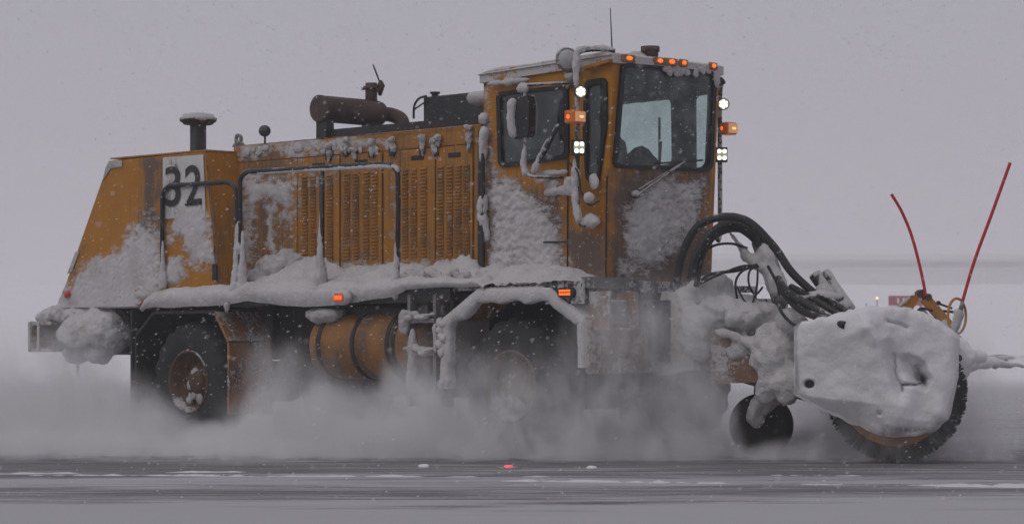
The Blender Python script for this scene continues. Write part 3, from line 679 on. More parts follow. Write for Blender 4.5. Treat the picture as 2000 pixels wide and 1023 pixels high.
for (a_, b_, cols) in reversed(DOORS):
    dr = hpanel('hood_door', a_, b_, 1.66, 2.892, hood, 0.02, 0.008)
    MB().box((xa((a_+b_)/2-12), -0.815, 2.785),(xa((a_+b_)/2+12), -0.809, 2.83), 0.002).build('latch_slot', GAS, dr)
    for cpx in cols:
        for k in range(26):
            p = (xa(cpx), -0.811, 1.86+k*0.0335)
            if nl < 300:
                o = bpy.data.objects.new('louver', lme); col.objects.link(o); o.parent = dr; o.location = p; nl += 1
            else:
                rest.raw([v+Vector(p) for v in lv.V], lv.F); restp = dr
if rest.V: tag(rest.build('louver', LM, restp), kind='stuff')
# snow-capped hinges along the header
s = MB()
for px, py, h_ in ((640,296,34),(674,283,30),(690,300,26),(724,288,32),(764,283,30),(823,280,34),(846,284,34),(914,264,50),(853,276,20)):
    p = S(px, py-h_*0.3, -0.84); s.blob(p, (0.042,0.035,0.034), 0.6, 16, 4)
    s.blob(S(px+2, py+h_*0.15, -0.825), (0.03,0.024,h_*0.42/205), 0.9, 18, 4)
for k in range(12):
    px = random.uniform(458,770); s.blob(S(px, 283-(px-458)*0.055+random.uniform(2,24), -0.812), (random.uniform(.03,.07),0.015,random.uniform(.03,.06)), 0.6, 14, 2)
s.build('snow_crust', SNOWD, T, True)
for px, py in ((640,300),(674,292),(724,294),(764,292),(823,288),(850,290),(914,272)):
    MB().box(tuple(S(px-5,py+14,-0.825)), tuple(S(px+5,py-8,-0.825)+Vector((0,0.014,0)))).build('hinge', BLK, hood)
# lifting eye and little round mirror
ey = S(466,283,-0.7); m = MB()
m.lathe((ey.x,-0.7,3.16), (0,1,0), [(-0.015,0.028),(0.015,0.028),(0.015,0.055),(-0.015,0.055),(-0.015,0.028)], 18); m.prism([(ey.x-0.10,-0.71,3.08),(ey.x+0.12,-0.71,3.08),(ey.x+0.045,-0.71,3.135),(ey.x-0.045,-0.71,3.135)], (0,0.02,0)); m.build('lifting_eye', STEEL, hood)
rm = S(517,256,-0.5); m = MB(); m.lathe(rm, (0.75,-0.62,0.2), [(-0.03,0.0005),(-0.028,0.03),(-0.012,0.058),(0,0.064),(0.004,0.058),(0.006,0.0005)], 20); m.tube([rm-Vector((0.02,-0.02,0.04)), (rm.x-0.02,-0.48,3.07)], 0.012, 6); m.build('round_mirror', BLK, T, True)
# ---- muffler across the hood
mc = S(622,212,-0.62); mr = 0.135
m = MB(); m.lathe((mc.x,-0.62,mc.z), (0,1,0), [(-0.012,0.0005),(0,mr*0.92),(0.0,mr*1.03),(0.035,mr*1.03),(0.036,mr),(0.78,mr),(0.84,mr*0.9),(0.88,mr*0.6),(0.881,0.0005)], 32); muf = m.build('muffler', RUST, T, True)
m = MB(); m.tube([(mc.x,0.10,mc.z+0.10),(mc.x,0.10,mc.z+0.31)], 0.062, 18); m.lathe((mc.x,0.10,mc.z+0.245), (0,0,1), [(0,0.063),(0,0.085),(0.03,0.085),(0.03,0.063)], 18); m.box((mc.x-0.14,0.085,mc.z+0.247),(mc.x-0.085,0.115,mc.z+0.272)); m.build('tail_pipe', RUST, muf, True)
cp = Vector((mc.x+0.135,0.10,mc.z+0.27)); m = MB(); m.box((mc.x+0.05,0.08,mc.z+0.25),(mc.x+0.15,0.12,mc.z+0.275)); m.prism([cp+Vector((0.0,-0.02,-0.10)), cp+Vector((0.055,-0.02,0.0)), cp+Vector((0.01,-0.02,0.06)), cp+Vector((-0.04,-0.02,-0.02))], (0,0.04,0))
m.lathe(cp-RIGHT*0.045+Vector((0,0,0.135)), (0.62,0.70,0.36), [(0,0.0005),(0,0.095),(0.010,0.095),(0.010,0.0005)], 24); m.build('rain_cap', RUST, muf, True)
m = MB(); m.tube([(mc.x,0.20,mc.z),(mc.x+0.06,0.33,mc.z-0.01),(mc.x+0.16,0.38,mc.z-0.07),(mc.x+0.18,0.38,mc.z-0.22)], 0.075, 14, 6); m.build('elbow_pipe', RUST, muf, True)
m = MB(); m.box((mc.x-0.06,-0.60,3.07),(mc.x+0.10,-0.50,mc.z-mr*0.8)); m.build('bracket', BLK, muf); m = MB(); m.box((mc.x-0.06,0.02,3.07),(mc.x+0.10,0.12,mc.z-mr*0.8)); m.build('bracket', BLK, muf)
# ---- black cooler frame on the hood
q0 = S(652,258,-0.55); q1 = S(938,232,-0.55)
m = MB(); m.box((q0.x,-0.55,3.09),(-1.75,-0.49,3.19)); m.box((q0.x,0.45,3.09),(-1.75,0.52,3.19)); m.box((q0.x-0.05,-0.55,3.10),(q0.x-0.001,0.52,3.185)); m.box((q0.x,-0.48,3.12),(-1.75,0.44,3.14)); m.build('cooler_frame', BLK, T)
b0 = S(826,228,-0.4); m = MB(); m.box((b0.x,-0.40,3.192),(-1.80,0.40,S(826,190,-0.4).z), 0.012); cl = m.build('cooler_box', BLK, T)
m = MB(); m.disc((b0.x+0.10,-0.33,S(826,190,-0.4).z), (0,0,1), 0.035, 0.03, 14); m.disc((b0.x+0.10,-0.33,S(826,190,-0.4).z+0.031), (0,0,1), 0.05, 0.018, 14); m.build('filler_cap', BLK, cl)
for off, r_ in ((0.0,0.012),(0.05,0.009)):
    m = MB(); m.tube([S(833,188+off*200,-0.42), S(818,193+off*300,-0.44), S(809,208+off*150,-0.45), S(808,232,-0.45)], r_, 8, 8); m.build('hose', HOSE, cl, True)
s = MB(); s.blob(S(938,192,-0.55), (0.14,0.12,0.075), 0.25, 8, 3); s.blob(S(944,232,-0.83), (0.05,0.05,0.06), 0.4, 12, 3); s.blob(S(944,285,-0.86), (0.05,0.05,0.14), 0.4, 10, 3); s.blob(S(946,265,-0.86), (0.05,0.05,0.08), 0.4, 10, 3)
s.blob(S(943,400,-0.86), (0.05,0.05,0.10), 0.4, 10, 3); s.tube([S(938,395,-0.85), S(945,430,-0.85), S(953,470,-0.84)], [0.035,0.05,0.03], 10, 6, 0.4); s.build('snow_crust', SNOW, T, True)
m = MB(); m.box((-1.675,-0.86,1.56),(-1.645,-0.80,3.02)); m.build('cab_seal', BLK, T)
m = MB(); m.tube([S(943,300,-0.88), S(941,520,-0.88)], 0.02, 8); m.build('grab_bar', BLK, T)
# ---- handrails
def rail(pts, r=0.024):
    return MB().tube([S(a, b, -1.24) for a, b in pts], r, 10).build('handrail', RAILM, T, True)
def arc(cx, cy_, rx, ry, a0, a1, n=8): return [(cx+rx*math.cos(R(a0+(a1-a0)*i/n)), cy_-ry*math.sin(R(a0+(a1-a0)*i/n))) for i in range(n+1)]
rail([(317,560)]+arc(338,386,21,24,180,95)+arc(440,380,22,24,88,0)+[(463,430),(466,575)])
rail([(470,575),(469,420)]+arc(491,357,22,22,180,96)+arc(752,345,25,25,92,0)+[(778,400),(775,575)])
rail([(629,334),(628,590)])
s = MB()
for px, top, bot, r0, r1 in ((318,470,565,0.02,0.055),(462,440,590,0.03,0.085),(474,450,580,0.028,0.07),(626,410,590,0.022,0.085),(774,470,585,0.024,0.07)):
    pts = [S(px, top+(bot-top)*k/6, -1.25) for k in range(7)]
    s.tube(pts, [r0*0.6+ (r1-r0*0.6)*(k/6)**1.5 for k in range(7)], 10, 6, 0.35)
s.tube([S(500,336,-1.24)+Vector((0,0,-0.012)), S(620,329,-1.24)+Vector((0,0,-0.012)), S(760,322,-1.24)+Vector((0,0,-0.014)), S(775,345,-1.24)], [0.014,0.022,0.028,0.016], 8, 8, 0.3)
s.tube([S(466,430,-1.24), S(468,500,-1.24)], [0.02,0.05], 8, 6, 0.5)
s.build('snow_crust', SNOW, T, True)
# deck side lamp
def led_lamp(p, w_, h_, lit, n, rows, lens):
    m = MB(); seg = 24; V = []
    pr = []
    for k in range(seg):
        th = 2*math.pi*k/seg; cx = math.copysign(max(0, w_-h_), math.cos(th)); pr.append((p.x+cx+h_*math.cos(th), p.y, p.z+h_*math.sin(th)))
    m.prism(pr, (0,0.05,0)); o = m.build('side_lamp', lens, T)
    for j in range(rows):
        for i in range(n):
            u = (i+0.5)/n-0.5; vz = (j+0.5)/rows-0.5
            b = MB().box((p.x+u*1.5*w_-w_*0.6/n, p.y-0.006, p.z+vz*1.3*h_-h_*0.45/rows),(p.x+u*1.5*w_+w_*0.6/n, p.y-0.001, p.z+vz*1.3*h_+h_*0.45/rows), 0.002).build('led', lit, o)
    return o
p = S(660,581,-1.43); MB().blob(p+Vector((0,0.055,0)), (0.135,0.05,0.075), 0.2, 9, 3).build('snow_crust', SNOW, T, True)
led_lamp(p, 0.075, 0.042, mat_emit('amber_red', (1.0,0.10,0.03), 1.3), 4, 1, AMBD)
p = S(1103,571,-1.34); m = MB(); m.box((p.x-0.30,-1.29,p.z-0.10),(p.x+0.18,-1.27,p.z+0.10)); m.build('lamp_plate', BLKS, T)
led_lamp(p, 0.095, 0.046, AMB, 5, 2, BLK)
# ---- fuel tank
tk = S(592,668,-1.30); tr = 0.335; ty_ = -0.95; tz = 1.0; x0t, x1t = -3.62, -2.05
m = MB(); m.lathe((x0t,ty_,tz), (1,0,0), [(-0.03,0.0005),(-0.02,tr*0.8),(0,tr*0.97),(0.02,tr),(x1t-x0t-0.02,tr),(x1t-x0t,tr*0.97),(x1t-x0t+0.02,tr*0.8),(x1t-x0t+0.03,0.0005)], 40); tank = m.build('fuel_tank', TANKM, T, True)
for x in (x0t+0.12, x0t+0.62, x1t-0.45, x1t-0.37):
    MB().lathe((x,ty_,tz), (1,0,0), [(0,tr-0.005),(0,tr+0.012),(0.05,tr+0.012),(0.05,tr-0.005)], 40).build('strap', BLK, tank, True)
m = MB(); m.box((x0t+0.05,-1.1,1.28),(x1t-0.05,-0.5,1.36)); m.build('tank_bracket', BLK, T)
s = MB(); s.blob(S(640,616,-1.15), (0.24,0.16,0.09), 0.3, 7, 4); s.build('snow_crust', SNOWD, T, True)
# ---- boarding steps
m = MB()
for px in (800, 850):
    q = S(px,600,-1.30); m.box((q.x-0.02,-1.31,0.42),(q.x+0.02,-1.08,1.47))
st_ = m.build('boarding_steps', STEEL, T)
xl, xr = S(795,620,-1.3).x, S(853,620,-1.3).x
for py in (626, 690, 762): MB().box((xl,-1.33,S(820,py,-1.3).z-0.02),(xr,-1.05,S(820,py,-1.3).z+0.02)).build('step', STEEL, st_)
m = MB(); m.box((xl+0.1,-1.10,0.6),(xr-0.06,-1.06,1.40)); m.build('back_plate', STEEL, st_)
s = MB()
for py in (614,682):
    for k in range(12): s.blob(S(random.uniform(790,856), py+random.uniform(-4,8), -1.33), (0.045,0.045,0.022), 0.6, 14, 3)
s.tube([S(790,605,-1.34), S(788,640,-1.34), S(795,650,-1.34)], [0.05,0.05,0.03], 8, 5, 0.4); s.tube([S(806,640,-1.33), S(806,690,-1.33), S(802,760,-1.33)], [0.03,0.04,0.06], 8, 6, 0.4); s.tube([S(850,630,-1.33), S(852,690,-1.33)], [0.03,0.03], 8, 6, 0.4); fuse(s.build('snow_crust', SNOWD, T, True), 0.011, 6, 0.010)
m = MB(); m.box((S(805,560,-1.2).x,-1.2,1.2),(S(835,560,-1.2).x,-1.0,1.47)); m.build('step_bracket', STEEL, T)
m = MB(); m.tube([S(874,575,-1.2), S(874,606,-1.2)], 0.014, 6); m.build('drain_rod', RUST, T)

# ================================================================== CAB
cb = MB(); cb.box((-1.63,-0.79,1.585),(-0.10,0.65,1.62)); cb.box((-1.63,-0.76,1.621),(-1.60,0.62,3.48)); cab = cb.build('cab', INT, T)
CY0, CY1 = -0.80, 0.66
W1 = [(980,186),(1104,170),(1110,178),(1106,300),(1104,308),(984,324),(976,318),(974,192)]
W2 = [(1148,168),(1176,159),(1185,166),(1184,230),(1172,348),(1164,356),(1150,345),(1142,240)]
W1 = [(976,184),(1108,170),(1110,306),(980,324)]
W2 = [(1147,170),(1152,163),(1180,158),(1186,166),(1184,240),(1172,350),(1166,357),(1148,345),(1146,240)]
W3 = [(1214,132),(1222,127),(1385,143),(1393,150),(1386,322),(1376,332),(1206,325),(1199,318)]
csn = [([(945,140),(962,140),(965,330),(1020,360),(1060,385),(1092,420),(1108,470),(1108,545),(945,560)], 14, 0.86), ([(1000,395),(1070,395),(1095,440),(1100,530),(1000,540)], 12, 1.0), ([(945,330),(1000,340),(1020,375),(945,380)], 10, 0.75), ([(1040,345),(1110,335),(1120,350),(1060,380)], 8, 0.6), ([(945,150),(960,150),(965,330),(945,330)], 5, 0.7)]
cgr = [([(1092,400),(1110,440),(1190,440),(1200,560),(1106,560)], 14, 0.85), ([(1170,330),(1200,330),(1195,560),(1180,560)], 8, 0.65), ([(1040,330),(1060,330),(1060,350),(1040,350)], 8, 0.5), ([(945,330),(1100,380),(1110,550),(945,550)], 14, 0.9)]
cqu = [(-1.65,CY0,1.59),(-0.10,CY0,1.59),(0.0,CY0,3.52),(-1.65,CY0,3.46)]
gridpanel('side_wall', cqu, 110, 130, PANEL, cab, (0,-1,0), csn, cgr, 0.05, [W1, W2], la=1.0)
inn = [(-1.62,CY0+0.035,1.60),(-0.13,CY0+0.035,1.60),(-0.03,CY0+0.035,3.50),(-1.62,CY0+0.035,3.44)]
gridpanel('side_lining', inn, 60, 70, INT, cab, (0,1,0), holes=[W1, W2], thick=0)
fsn = [([(1290,335),(1330,340),(1380,345),(1385,430),(1350,470),(1330,500),(1300,530),(1215,530),(1200,470),(1210,400),(1235,380),(1270,345)], 16, 0.80), ([(1215,400),(1300,380),(1330,420),(1300,500),(1225,510)], 16, 0.98), ([(1200,500),(1290,515),(1280,545),(1200,545)], 10, 0.7)]
fgr = [([(1185,330),(1390,335),(1390,560),(1185,560)], 14, 0.95), ([(1195,500),(1320,480),(1320,550),(1290,550)], 10, 0.3)]
FQ = [(-0.10,CY0,1.59),(-0.10,CY1,1.59),(0.0,CY1,3.52),(0.0,CY0,3.52)]
gridpanel('front_wall', FQ, 90, 120, PANEL, cab, (1,0,0), fsn, fgr, 0.05, [W3], la=0.7)
FQi = [(-0.135,CY0+0.03,1.60),(-0.135,CY1-0.03,1.60),(-0.035,CY1-0.03,3.50),(-0.035,CY0+0.03,3.50)]
gridpanel('front_lining', FQi, 60, 70, INT, cab, (-1,0,0), holes=[W3], thick=0)
# far side wall, mirror image of the near one
def mirror_holes(poly):
    out_ = []
    for a, b in poly:
        q = S(a, b, CY0); q2 = np.array([[q.x, CY1, q.z]]); hx, hy = topx(q2); out_.append((hx[0], hy[0]))
    return out_
M1, M2 = mirror_holes(W1), mirror_holes(W2)
gridpanel('side_wall', [(v[0], CY1, v[2]) for v in cqu], 90, 110, PANEL, cab, (0,1,0), [], [], 0.0, [M1, M2], base=0.4, gbase=0.5)
gridpanel('side_lining', [(v[0], CY1-0.035, v[2]) for v in inn], 60, 70, INT, cab, (0,-1,0), holes=[M1, M2], thick=0)
m = MB(); m.box((-1.655,-0.80,1.59),(-1.632,0.66,3.46)); m.build('rear_wall', YELS, cab)
# roof: shell with rounded eaves, snow on it
rf = MB(); rf.prism([(-1.68,-0.83,3.46),(0.03,-0.83,3.52),(0.03,-0.83,3.60),(-0.05,-0.83,3.625),(-1.60,-0.83,3.565),(-1.68,-0.83,3.53)], (0,1.52,0)); roof = rf.build('roof', YELS, cab)
m = MB(); m.box((-1.60,-0.76,3.40),(-0.06,0.62,3.44)); m.build('headliner', INT, cab)
m = MB(); m.prism([S(1143,137,-0.835), S(1196,122,-0.835), S(1196,116,-0.835), S(1143,131,-0.835)], (0,-0.04,0)); m.build('rain_gutter', YEL, roof)
V, Fc = [], []; nx_, ny_ = 80, 60
for j in range(ny_):
    for i in range(nx_):
        a, b_ = i/(nx_-1), j/(ny_-1); x = -1.70+1.72*a; y = -0.85+1.56*b_; q = Vector((x,y,0))
        e = min(a, 1-a, b_, 1-b_)*14; dome = 1-math.exp(-e*1.2)
        V.append((x, y, 3.535+0.055*a+ (0.075 if a < 0.6 else 0.075-0.08*(a-0.6))*dome+0.02*noise.noise(q*5)*dome+0.012*noise.noise(q*14)*dome))
for j in range(ny_-1):
    for i in range(nx_-1): Fc.append((j*nx_+i, j*nx_+i+1, (j+1)*nx_+i+1, (j+1)*nx_+i))
mk('snow_crust', V, Fc, SNOWD, T, True)
s = MB(); s.tube([S(952,164,-0.86), S(1000,160,-0.87), S(1035,155,-0.87)], [0.022,0.030,0.018], 10, 8, 0.55)
s.blob(FXP(1398,150,0.02), (0.03,0.05,0.10), 0.3, 10, 3)
for k in range(22): s.blob(FXP(random.uniform(1300,1385), 137+random.uniform(-6,8), 0.03), (0.015,0.04,0.03), 0.5, 14, 2)
s.build('snow_crust', SNOWD, T, True)
def wsheet(poly, P0, N, mat, name, parent, off):
    P = [PL(a, b, P0, N)+N*off for a, b in poly]; n = len(P); ctr = sum(P, Vector())/n
    return MB().raw(P+[p-N*0.006 for p in P], [tuple(range(n)), tuple(range(2*n-1,n-1,-1))]+[(i,n+i,n+(i+1)%n,(i+1)%n) for i in range(n)]).build(name, mat, parent)
def gasket(poly, P0, N, parent, w_=0.05, t_=0.03):
    P = [PL(a, b, P0, N) for a, b in poly]; n = len(P); ctr = sum(P, Vector())/n
    # round the corners, then a flat ring
    Q = []
    for i in range(n):
        p, a, b = P[i], P[i-1], P[(i+1)%n]; la, lb = (a-p).length, (b-p).length; r_ = min(0.07, la*0.4, lb*0.4)
        for k in range(5):
            u = k/4; s0 = p+(a-p).normalized()*r_; s1 = p+(b-p).normalized()*r_
            Q.append((s0*(1-u)*(1-u))+(p*2*u*(1-u))+(s1*u*u))
    n = len(Q); V = []
    for q in Q:
        d = (q-ctr); d = d-N*d.dot(N)
        L = d.length; o1 = q+d*(w_*0.55/L); i1 = q-d*(w_*0.55/L)
        V += [o1-N*0.01, o1+N*t_, i1+N*t_, i1-N*0.04]
    Fc = []
    for i in range(n):
        j = (i+1) % n
        for k in range(4): Fc.append((i*4+k, j*4+k, j*4+(k+1)%4, i*4+(k+1)%4))
    return MB().raw(V, Fc).build('window_gasket', GAS, parent)
NS = Vector((0,-1,0)); PS = Vector((0,CY0,0)); NF = Vector((1,0,-0.05)).normalized(); PF = Vector((0,0,3.52))
for wpoly, P0, N, gm, nm in ((W1,PS,NS,GLS,'side_window'), (W2,PS,NS,GLS,'door_window'), (W3,PF,NF,GLF,'windscreen')):
    g = wsheet(wpoly, P0, N, gm, nm, cab, 0.004); gasket(wpoly, P0, N, g)
NL = Vector((0,1,0)); PLF = Vector((0,CY1,0))
for wpoly, nm in ((M1,'side_window'), (M2,'door_window')):
    g = wsheet(wpoly, PLF, NL, GLC, nm, cab, 0.004); gasket(wpoly, PLF, -NL, g, 0.02)
# door seams and handle
m = MB(); m.tube([S(1110,180,-0.806), S(1109,330,-0.806), S(1108,545,-0.806)], 0.007, 6); m.build('door_seam', GAS, cab)
m = MB(); m.tube([S(1062,473,-0.83), S(1106,472,-0.83)], 0.009, 6); m.build('door_seam', GAS, cab)
m = MB(); m.tube([S(1185,345,-0.806), S(1183,548,-0.806)], 0.008, 6); m.build('door_seam', GAS, cab)
# inside: seat, dash, wheel
m = MB(); m.box((-0.95,-0.45,1.63),(-0.40,0.15,2.15),0.06); m.box((-1.12,-0.45,2.05),(-0.95,0.15,2.75),0.06); m.box((-1.12,-0.28,2.76),(-1.0,-0.02,2.95),0.04); m.build('operator_seat', SEATM, cab)
m = MB(); m.box((-0.42,-0.72,1.63),(-0.16,0.58,2.45),0.06); m.blob((-0.34,-0.40,2.70), (0.12,0.14,0.21), 0.25, 6, 3); m.blob((-0.34,-0.08,2.60), (0.14,0.27,0.22), 0.25, 6, 3); m.build('dashboard', SEATM, cab)
m = MB(); m.box((-0.75,-0.76,1.63),(-0.45,-0.58,2.62),0.04); m.box((-0.70,-0.74,2.61),(-0.48,-0.58,2.80),0.03); m.build('control_console', SEATM, cab)
m = MB(); c_ = Vector((-0.52,-0.15,2.50)); m.tube([c_+Vector((-0.05*math.sin(t_*math.pi/12),0.20*math.cos(t_*math.pi/12),0.19*math.sin(t_*math.pi/12))) for t_ in range(25)], 0.014, 8); m.build('steering_wheel', SEATM, cab, True)
# wipers
def wiper(a, b, c, d):
    N = NF*0.045
    m = MB(); m.tube([PL(*a,PF,NF)+N, PL(*b,PF,NF)+N], 0.009, 6); m.tube([PL(a[0]+4,a[1]-12,PF,NF)+N*0.9, PL(*b,PF,NF)+N*0.9], 0.006, 6); w_ = m.build('wiper', BLKS, cab)
    m = MB(); m.tube([PL(*c,PF,NF)+N*0.9, PL(*d,PF,NF)+N*0.9], 0.010, 6); m.build('blade', BLK, w_)
    m = MB(); m.blob(PL(a[0],a[1]-2,PF,NF)+N*0.8, (0.04,0.05,0.04), 0.3, 12, 2); m.build('hub', BLKS, w_, True)
wiper((1236,382),(1330,316),(1285,319),(1366,313))
m = MB(); m.tube([S(1332,212,0.56)*1.0, S(1334,212,0.56)], 0.004, 5)
q = Vector((-0.82,CY1+0.05,0)); m = MB(); m.tube([(-0.80,CY1+0.05,2.62),(-0.77,CY1+0.05,2.95)], 0.012, 6); m.tube([(-0.80,CY1+0.06,2.62),(-0.80,CY1+0.06,3.18)], 0.012, 6); m.build('wiper', BLK, cab)
# roof marker lamps
for px, py, w_, mt in ((1228,114,9,AMB),(1288,119,8,AMB),(1311,121,9,AMB),(1335,123,6,AMB),(1393,129,6,AMB)):
    p = FXP(px, py, 0.045); hw_ = w_/218/0.72
    m = MB(); m.box((0.031,p.y-hw_*1.5,p.z-0.035),(0.052,p.y+hw_*1.5,p.z+0.032),0.006); o = m.build('marker_lamp', BROWN, roof)
    m = MB(); m.blob((0.056,p.y,p.z), (0.016,hw_*0.7,0.020), 0.0, 5, 2); m.build('lens', mt, o, True)
# roof beacon box, antenna, spot lamp
p = FXP(1270,100,-0.35); m = MB(); m.lathe((-0.35,p.y,3.60), (0,0,1), [(0,0.075),(0.12,0.075),(0.121,0.088),(0.17,0.088),(0.17,0.0005)], 20); m.build('beacon', RUST, T, True)
s = MB(); s.blob((-0.50,p.y-0.05,3.66), (0.16,0.12,0.07), 0.3, 8, 3); s.build('snow_crust', SNOWD, T, True)
a0, a1 = DZ(1196,112,23.5), DZ(1192,16,23.5); m = MB(); m.tube([a0, a0*0.55+a1*0.45, a1], [0.008,0.006,0.004], 6); m.build('antenna', BLK, T)
p = S(1106,117,-0.90); dv = Vector((0.80,-0.55,0.0)).normalized(); m = MB(); m.lathe(p, dv, [(-0.09,0.0005),(-0.085,0.05),(-0.05,0.085),(0.0,0.10),(0.05,0.105),(0.06,0.10),(0.058,0.085)], 24); m.tube([p-Vector((0,0,0.08)), p+Vector((0.03,0.05,-0.20)), p+Vector((-0.12,0.10,-0.26))], 0.018, 8, 5); sp_ = m.build('spot_lamp', STEEL, T, True)
m = MB(); m.lathe(p+dv*0.055, dv, [(0,0.09),(0.02,0.06),(0.025,0.0005)], 20); m.build('lens', GLASSW, sp_, True)
s = MB(); s.blob(p-dv*0.045+Vector((0,0,0.015)), (0.095,0.085,0.105), 0.12, 9, 4); s.blob(p+Vector((0.02,0.03,-0.15)), (0.06,0.05,0.04), 0.4, 12, 2); s.build('snow_crust', SNOW, T, True)
# ---- lamp poles, one each side
def lamp_round(p, n7, far):
    d = Vector((0.86,-0.5,0.0)).normalized() if not far else Vector((0.80,-0.60,0)).normalized()
    up = Vector((0,0,1)); rt = d.cross(up) * -1
    m = MB()
    if n7: m.lathe(p-d*0.05, d, [(0,0.0005),(0,0.035),(0.02,0.055),(0.055,0.058),(0.055,0.0005)], 20)
    else: m.obox(p-d*0.03, rt*0.055, d*0.03, up*0.07)
    o = m.build('work_lamp', BLK, T)
    MB().lathe(p+d*0.0055, d, [(0,0.05 if n7 else 0.052),(0.001,0.0005)], 24).build('lens', LENS, o)
    pts = [(0,0)]+[(0.03*math.cos(R(60*k+30)), 0.03*math.sin(R(60*k+30))) for k in range(6)] if n7 else [(sx*0.026, sz*0.032) for sx in (-1,1) for sz in (-1,1)]
    for a, b in pts:
        MB().lathe(p+rt*a+up*b+d*0.006, d, [(0,0.013 if n7 else 0.020),(0.006,0.010 if n7 else 0.016),(0.009,0.0005)], 10).build('led', LED, o, True)
def signal(p, far):
    m = MB(); m.box((p.x-0.02,p.y-0.11,p.z-0.055),(p.x+0.06,p.y+0.11,p.z+0.055),0.012) if False else m.box((p.x-0.13,p.y-0.075,p.z-0.058),(p.x+0.0,p.y+0.075,p.z+0.058),0.012)
    o = m.build('turn_signal', AMBD, T)
    m = MB(); m.box((p.x+0.001,p.y-0.065,p.z-0.045),(p.x+0.012,p.y+0.065,p.z+0.045),0.004); m.build('lens', mat_emit('signal_lens', (0.85,0.42,0.20), 0.25), o)
    m = MB(); m.blob((p.x-0.075,p.y-0.077,p.z), (0.02,0.006,0.02), 0, 5, 2); m.build('bulb', AMB, o, True)
    m = MB(); m.blob((p.x+0.0125,p.y+0.01 ,p.z), (0.006,0.03,0.012), 0, 5, 2); m.build('bulb', AMBW, o, True)
for sgn in (-1, 1):
    yp = -0.97 if sgn < 0 else 1.0; xp = -0.28
    m = MB()
    if sgn < 0: m.tube([(0.0,-0.78,3.63),(-0.15,-0.86,3.65),(-0.26,yp,3.62),(xp,yp,3.50),(xp,yp,2.9),(xp,yp,2.3),(xp,yp,2.15),(xp+0.04,yp+0.02,2.08),(xp+0.12,yp+0.10,2.08)], 0.022, 10, 6)
    else: m.tube([(-0.10,0.60,3.55),(-0.2,yp-0.05,3.5),(xp,yp,3.35),(xp,yp,2.1),(xp+0.1,yp-0.18,2.05)], 0.022, 10, 6)
    m.build('lamp_pole', BLKS, T, True)
    def at_z(py): 
        return EYE+(YH-py)/FPX*((xp-CAM.x)*-ST+(yp-CAM.y)*CT)
    ys = (181,230,289) if sgn < 0 else (205,251,303)
    b = Vector((xp+0.05, yp-0.02, 0))
    lamp_round(b+Vector((0.02,-0.01,at_z(ys[0]))), True, sgn > 0); signal(b+Vector((0.04,-0.04 if sgn < 0 else 0.10,at_z(ys[1]))), sgn > 0); lamp_round(b+Vector((0.0,-0.01,at_z(ys[2]))), False, sgn > 0)
s = MB(); yp = -0.97; xp = -0.28
s.tube([(0.0,-0.78,3.64),(-0.15,-0.86,3.665),(-0.26,yp,3.64),(xp,yp-0.01,3.52),(xp,yp-0.01,3.30)], [0.02,0.027,0.034,0.036,0.024], 10, 8, 0.4)
s.tube([(xp-0.01,yp-0.01,2.68),(xp-0.02,yp-0.01,2.5),(xp-0.01,yp-0.01,2.25),(xp+0.03,yp-0.01,2.10)], [0.042,0.036,0.036,0.04], 10, 8, 0.5)
s.blob((xp+0.10,yp+0.08,2.12), (0.09,0.07,0.06), 0.4, 10, 3); s.blob(S(1150,385,-0.95), (0.06,0.05,0.05), 0.4, 10, 3); s.blob(S(1160,355,-0.88), (0.05,0.04,0.08), 0.4, 10, 3); fuse(s.build('snow_crust', SNOW, T, True), 0.010, 6, 0.010)
m = MB(); m.tube([S(1108,290,-1.0), S(1110,315,-1.0), S(1128,335,-1.0), S(1134,370,-0.98)], 0.009, 6, 6); m.tube([S(1134,372,-0.97), S(1150,400,-0.95), S(1170,392,-0.95)], 0.010, 6, 6); m.build('lamp_cable', HOSE, T, True)
# ---- door mirror on its hoop
my = -1.12
m = MB(); m.tube([S(1112,162,-0.86), S(1085,163,-1.0), S(1045,165,my), S(1030,167,my), S(1025,180,my), S(1026,250,my), S(1025,320,my), S(1030,338,my), S(1045,345,my), S(1100,346,-0.9)], 0.015, 8, 5); mirr = m.build('door_mirror', BLKS, T, True)
m = MB(); m.prism([S(1001,190,my-0.03), S(1030,187,my-0.03), S(1033,200,my-0.03), S(1032,262,my-0.03), S(1026,268,my-0.03), S(1003,271,my-0.03)], (0.0,0.09,0)); m.build('mirror_housing', BLK, mirr)
m = MB(); m.blob(S(1040,228,my+0.12), (0.05,0.05,0.19), 0.15, 8, 3); m.build('snow_crust', SNOWD, mirr, True)
s = MB(); s.tube([S(1003,192,my-0.04), S(999,225,my-0.04), S(1003,269,my-0.04)], [0.030,0.042,0.035], 10, 8, 0.35); s.blob(S(1020,172,my), (0.07,0.04,0.045), 0.35, 12, 3); s.tube([S(1024,290,my), S(1023,325,my), S(1030,342,my)], [0.02,0.03,0.05], 8, 6, 0.4)
s.build('snow_crust', SNOW, mirr, True)
m = MB(); m.tube([S(1091,242,-0.98), S(1040,340,my)], [0.024,0.024], 8, 6, 0.25); m.build('mirror_strut', BLKS, mirr, True)
s = MB(); s.tube([S(1088,250,-0.99), S(1058,300,-1.06), S(1040,342,my)], [0.022,0.026,0.05], 8, 8, 0.3)
s.tube([S(1040,345,-1.05), S(1090,337,-0.98), S(1110,335,-0.95)], [0.02,0.034,0.028], 10, 8, 0.6); s.tube([S(1064,378,-0.98), S(1095,372,-0.98), S(1125,372,-0.98)], [0.03,0.036,0.046], 10, 8, 0.5); s.tube([S(1115,345,-0.98), S(1112,365,-0.98), S(1120,380,-0.98)], [0.05,0.05,0.05], 10, 6, 0.35)
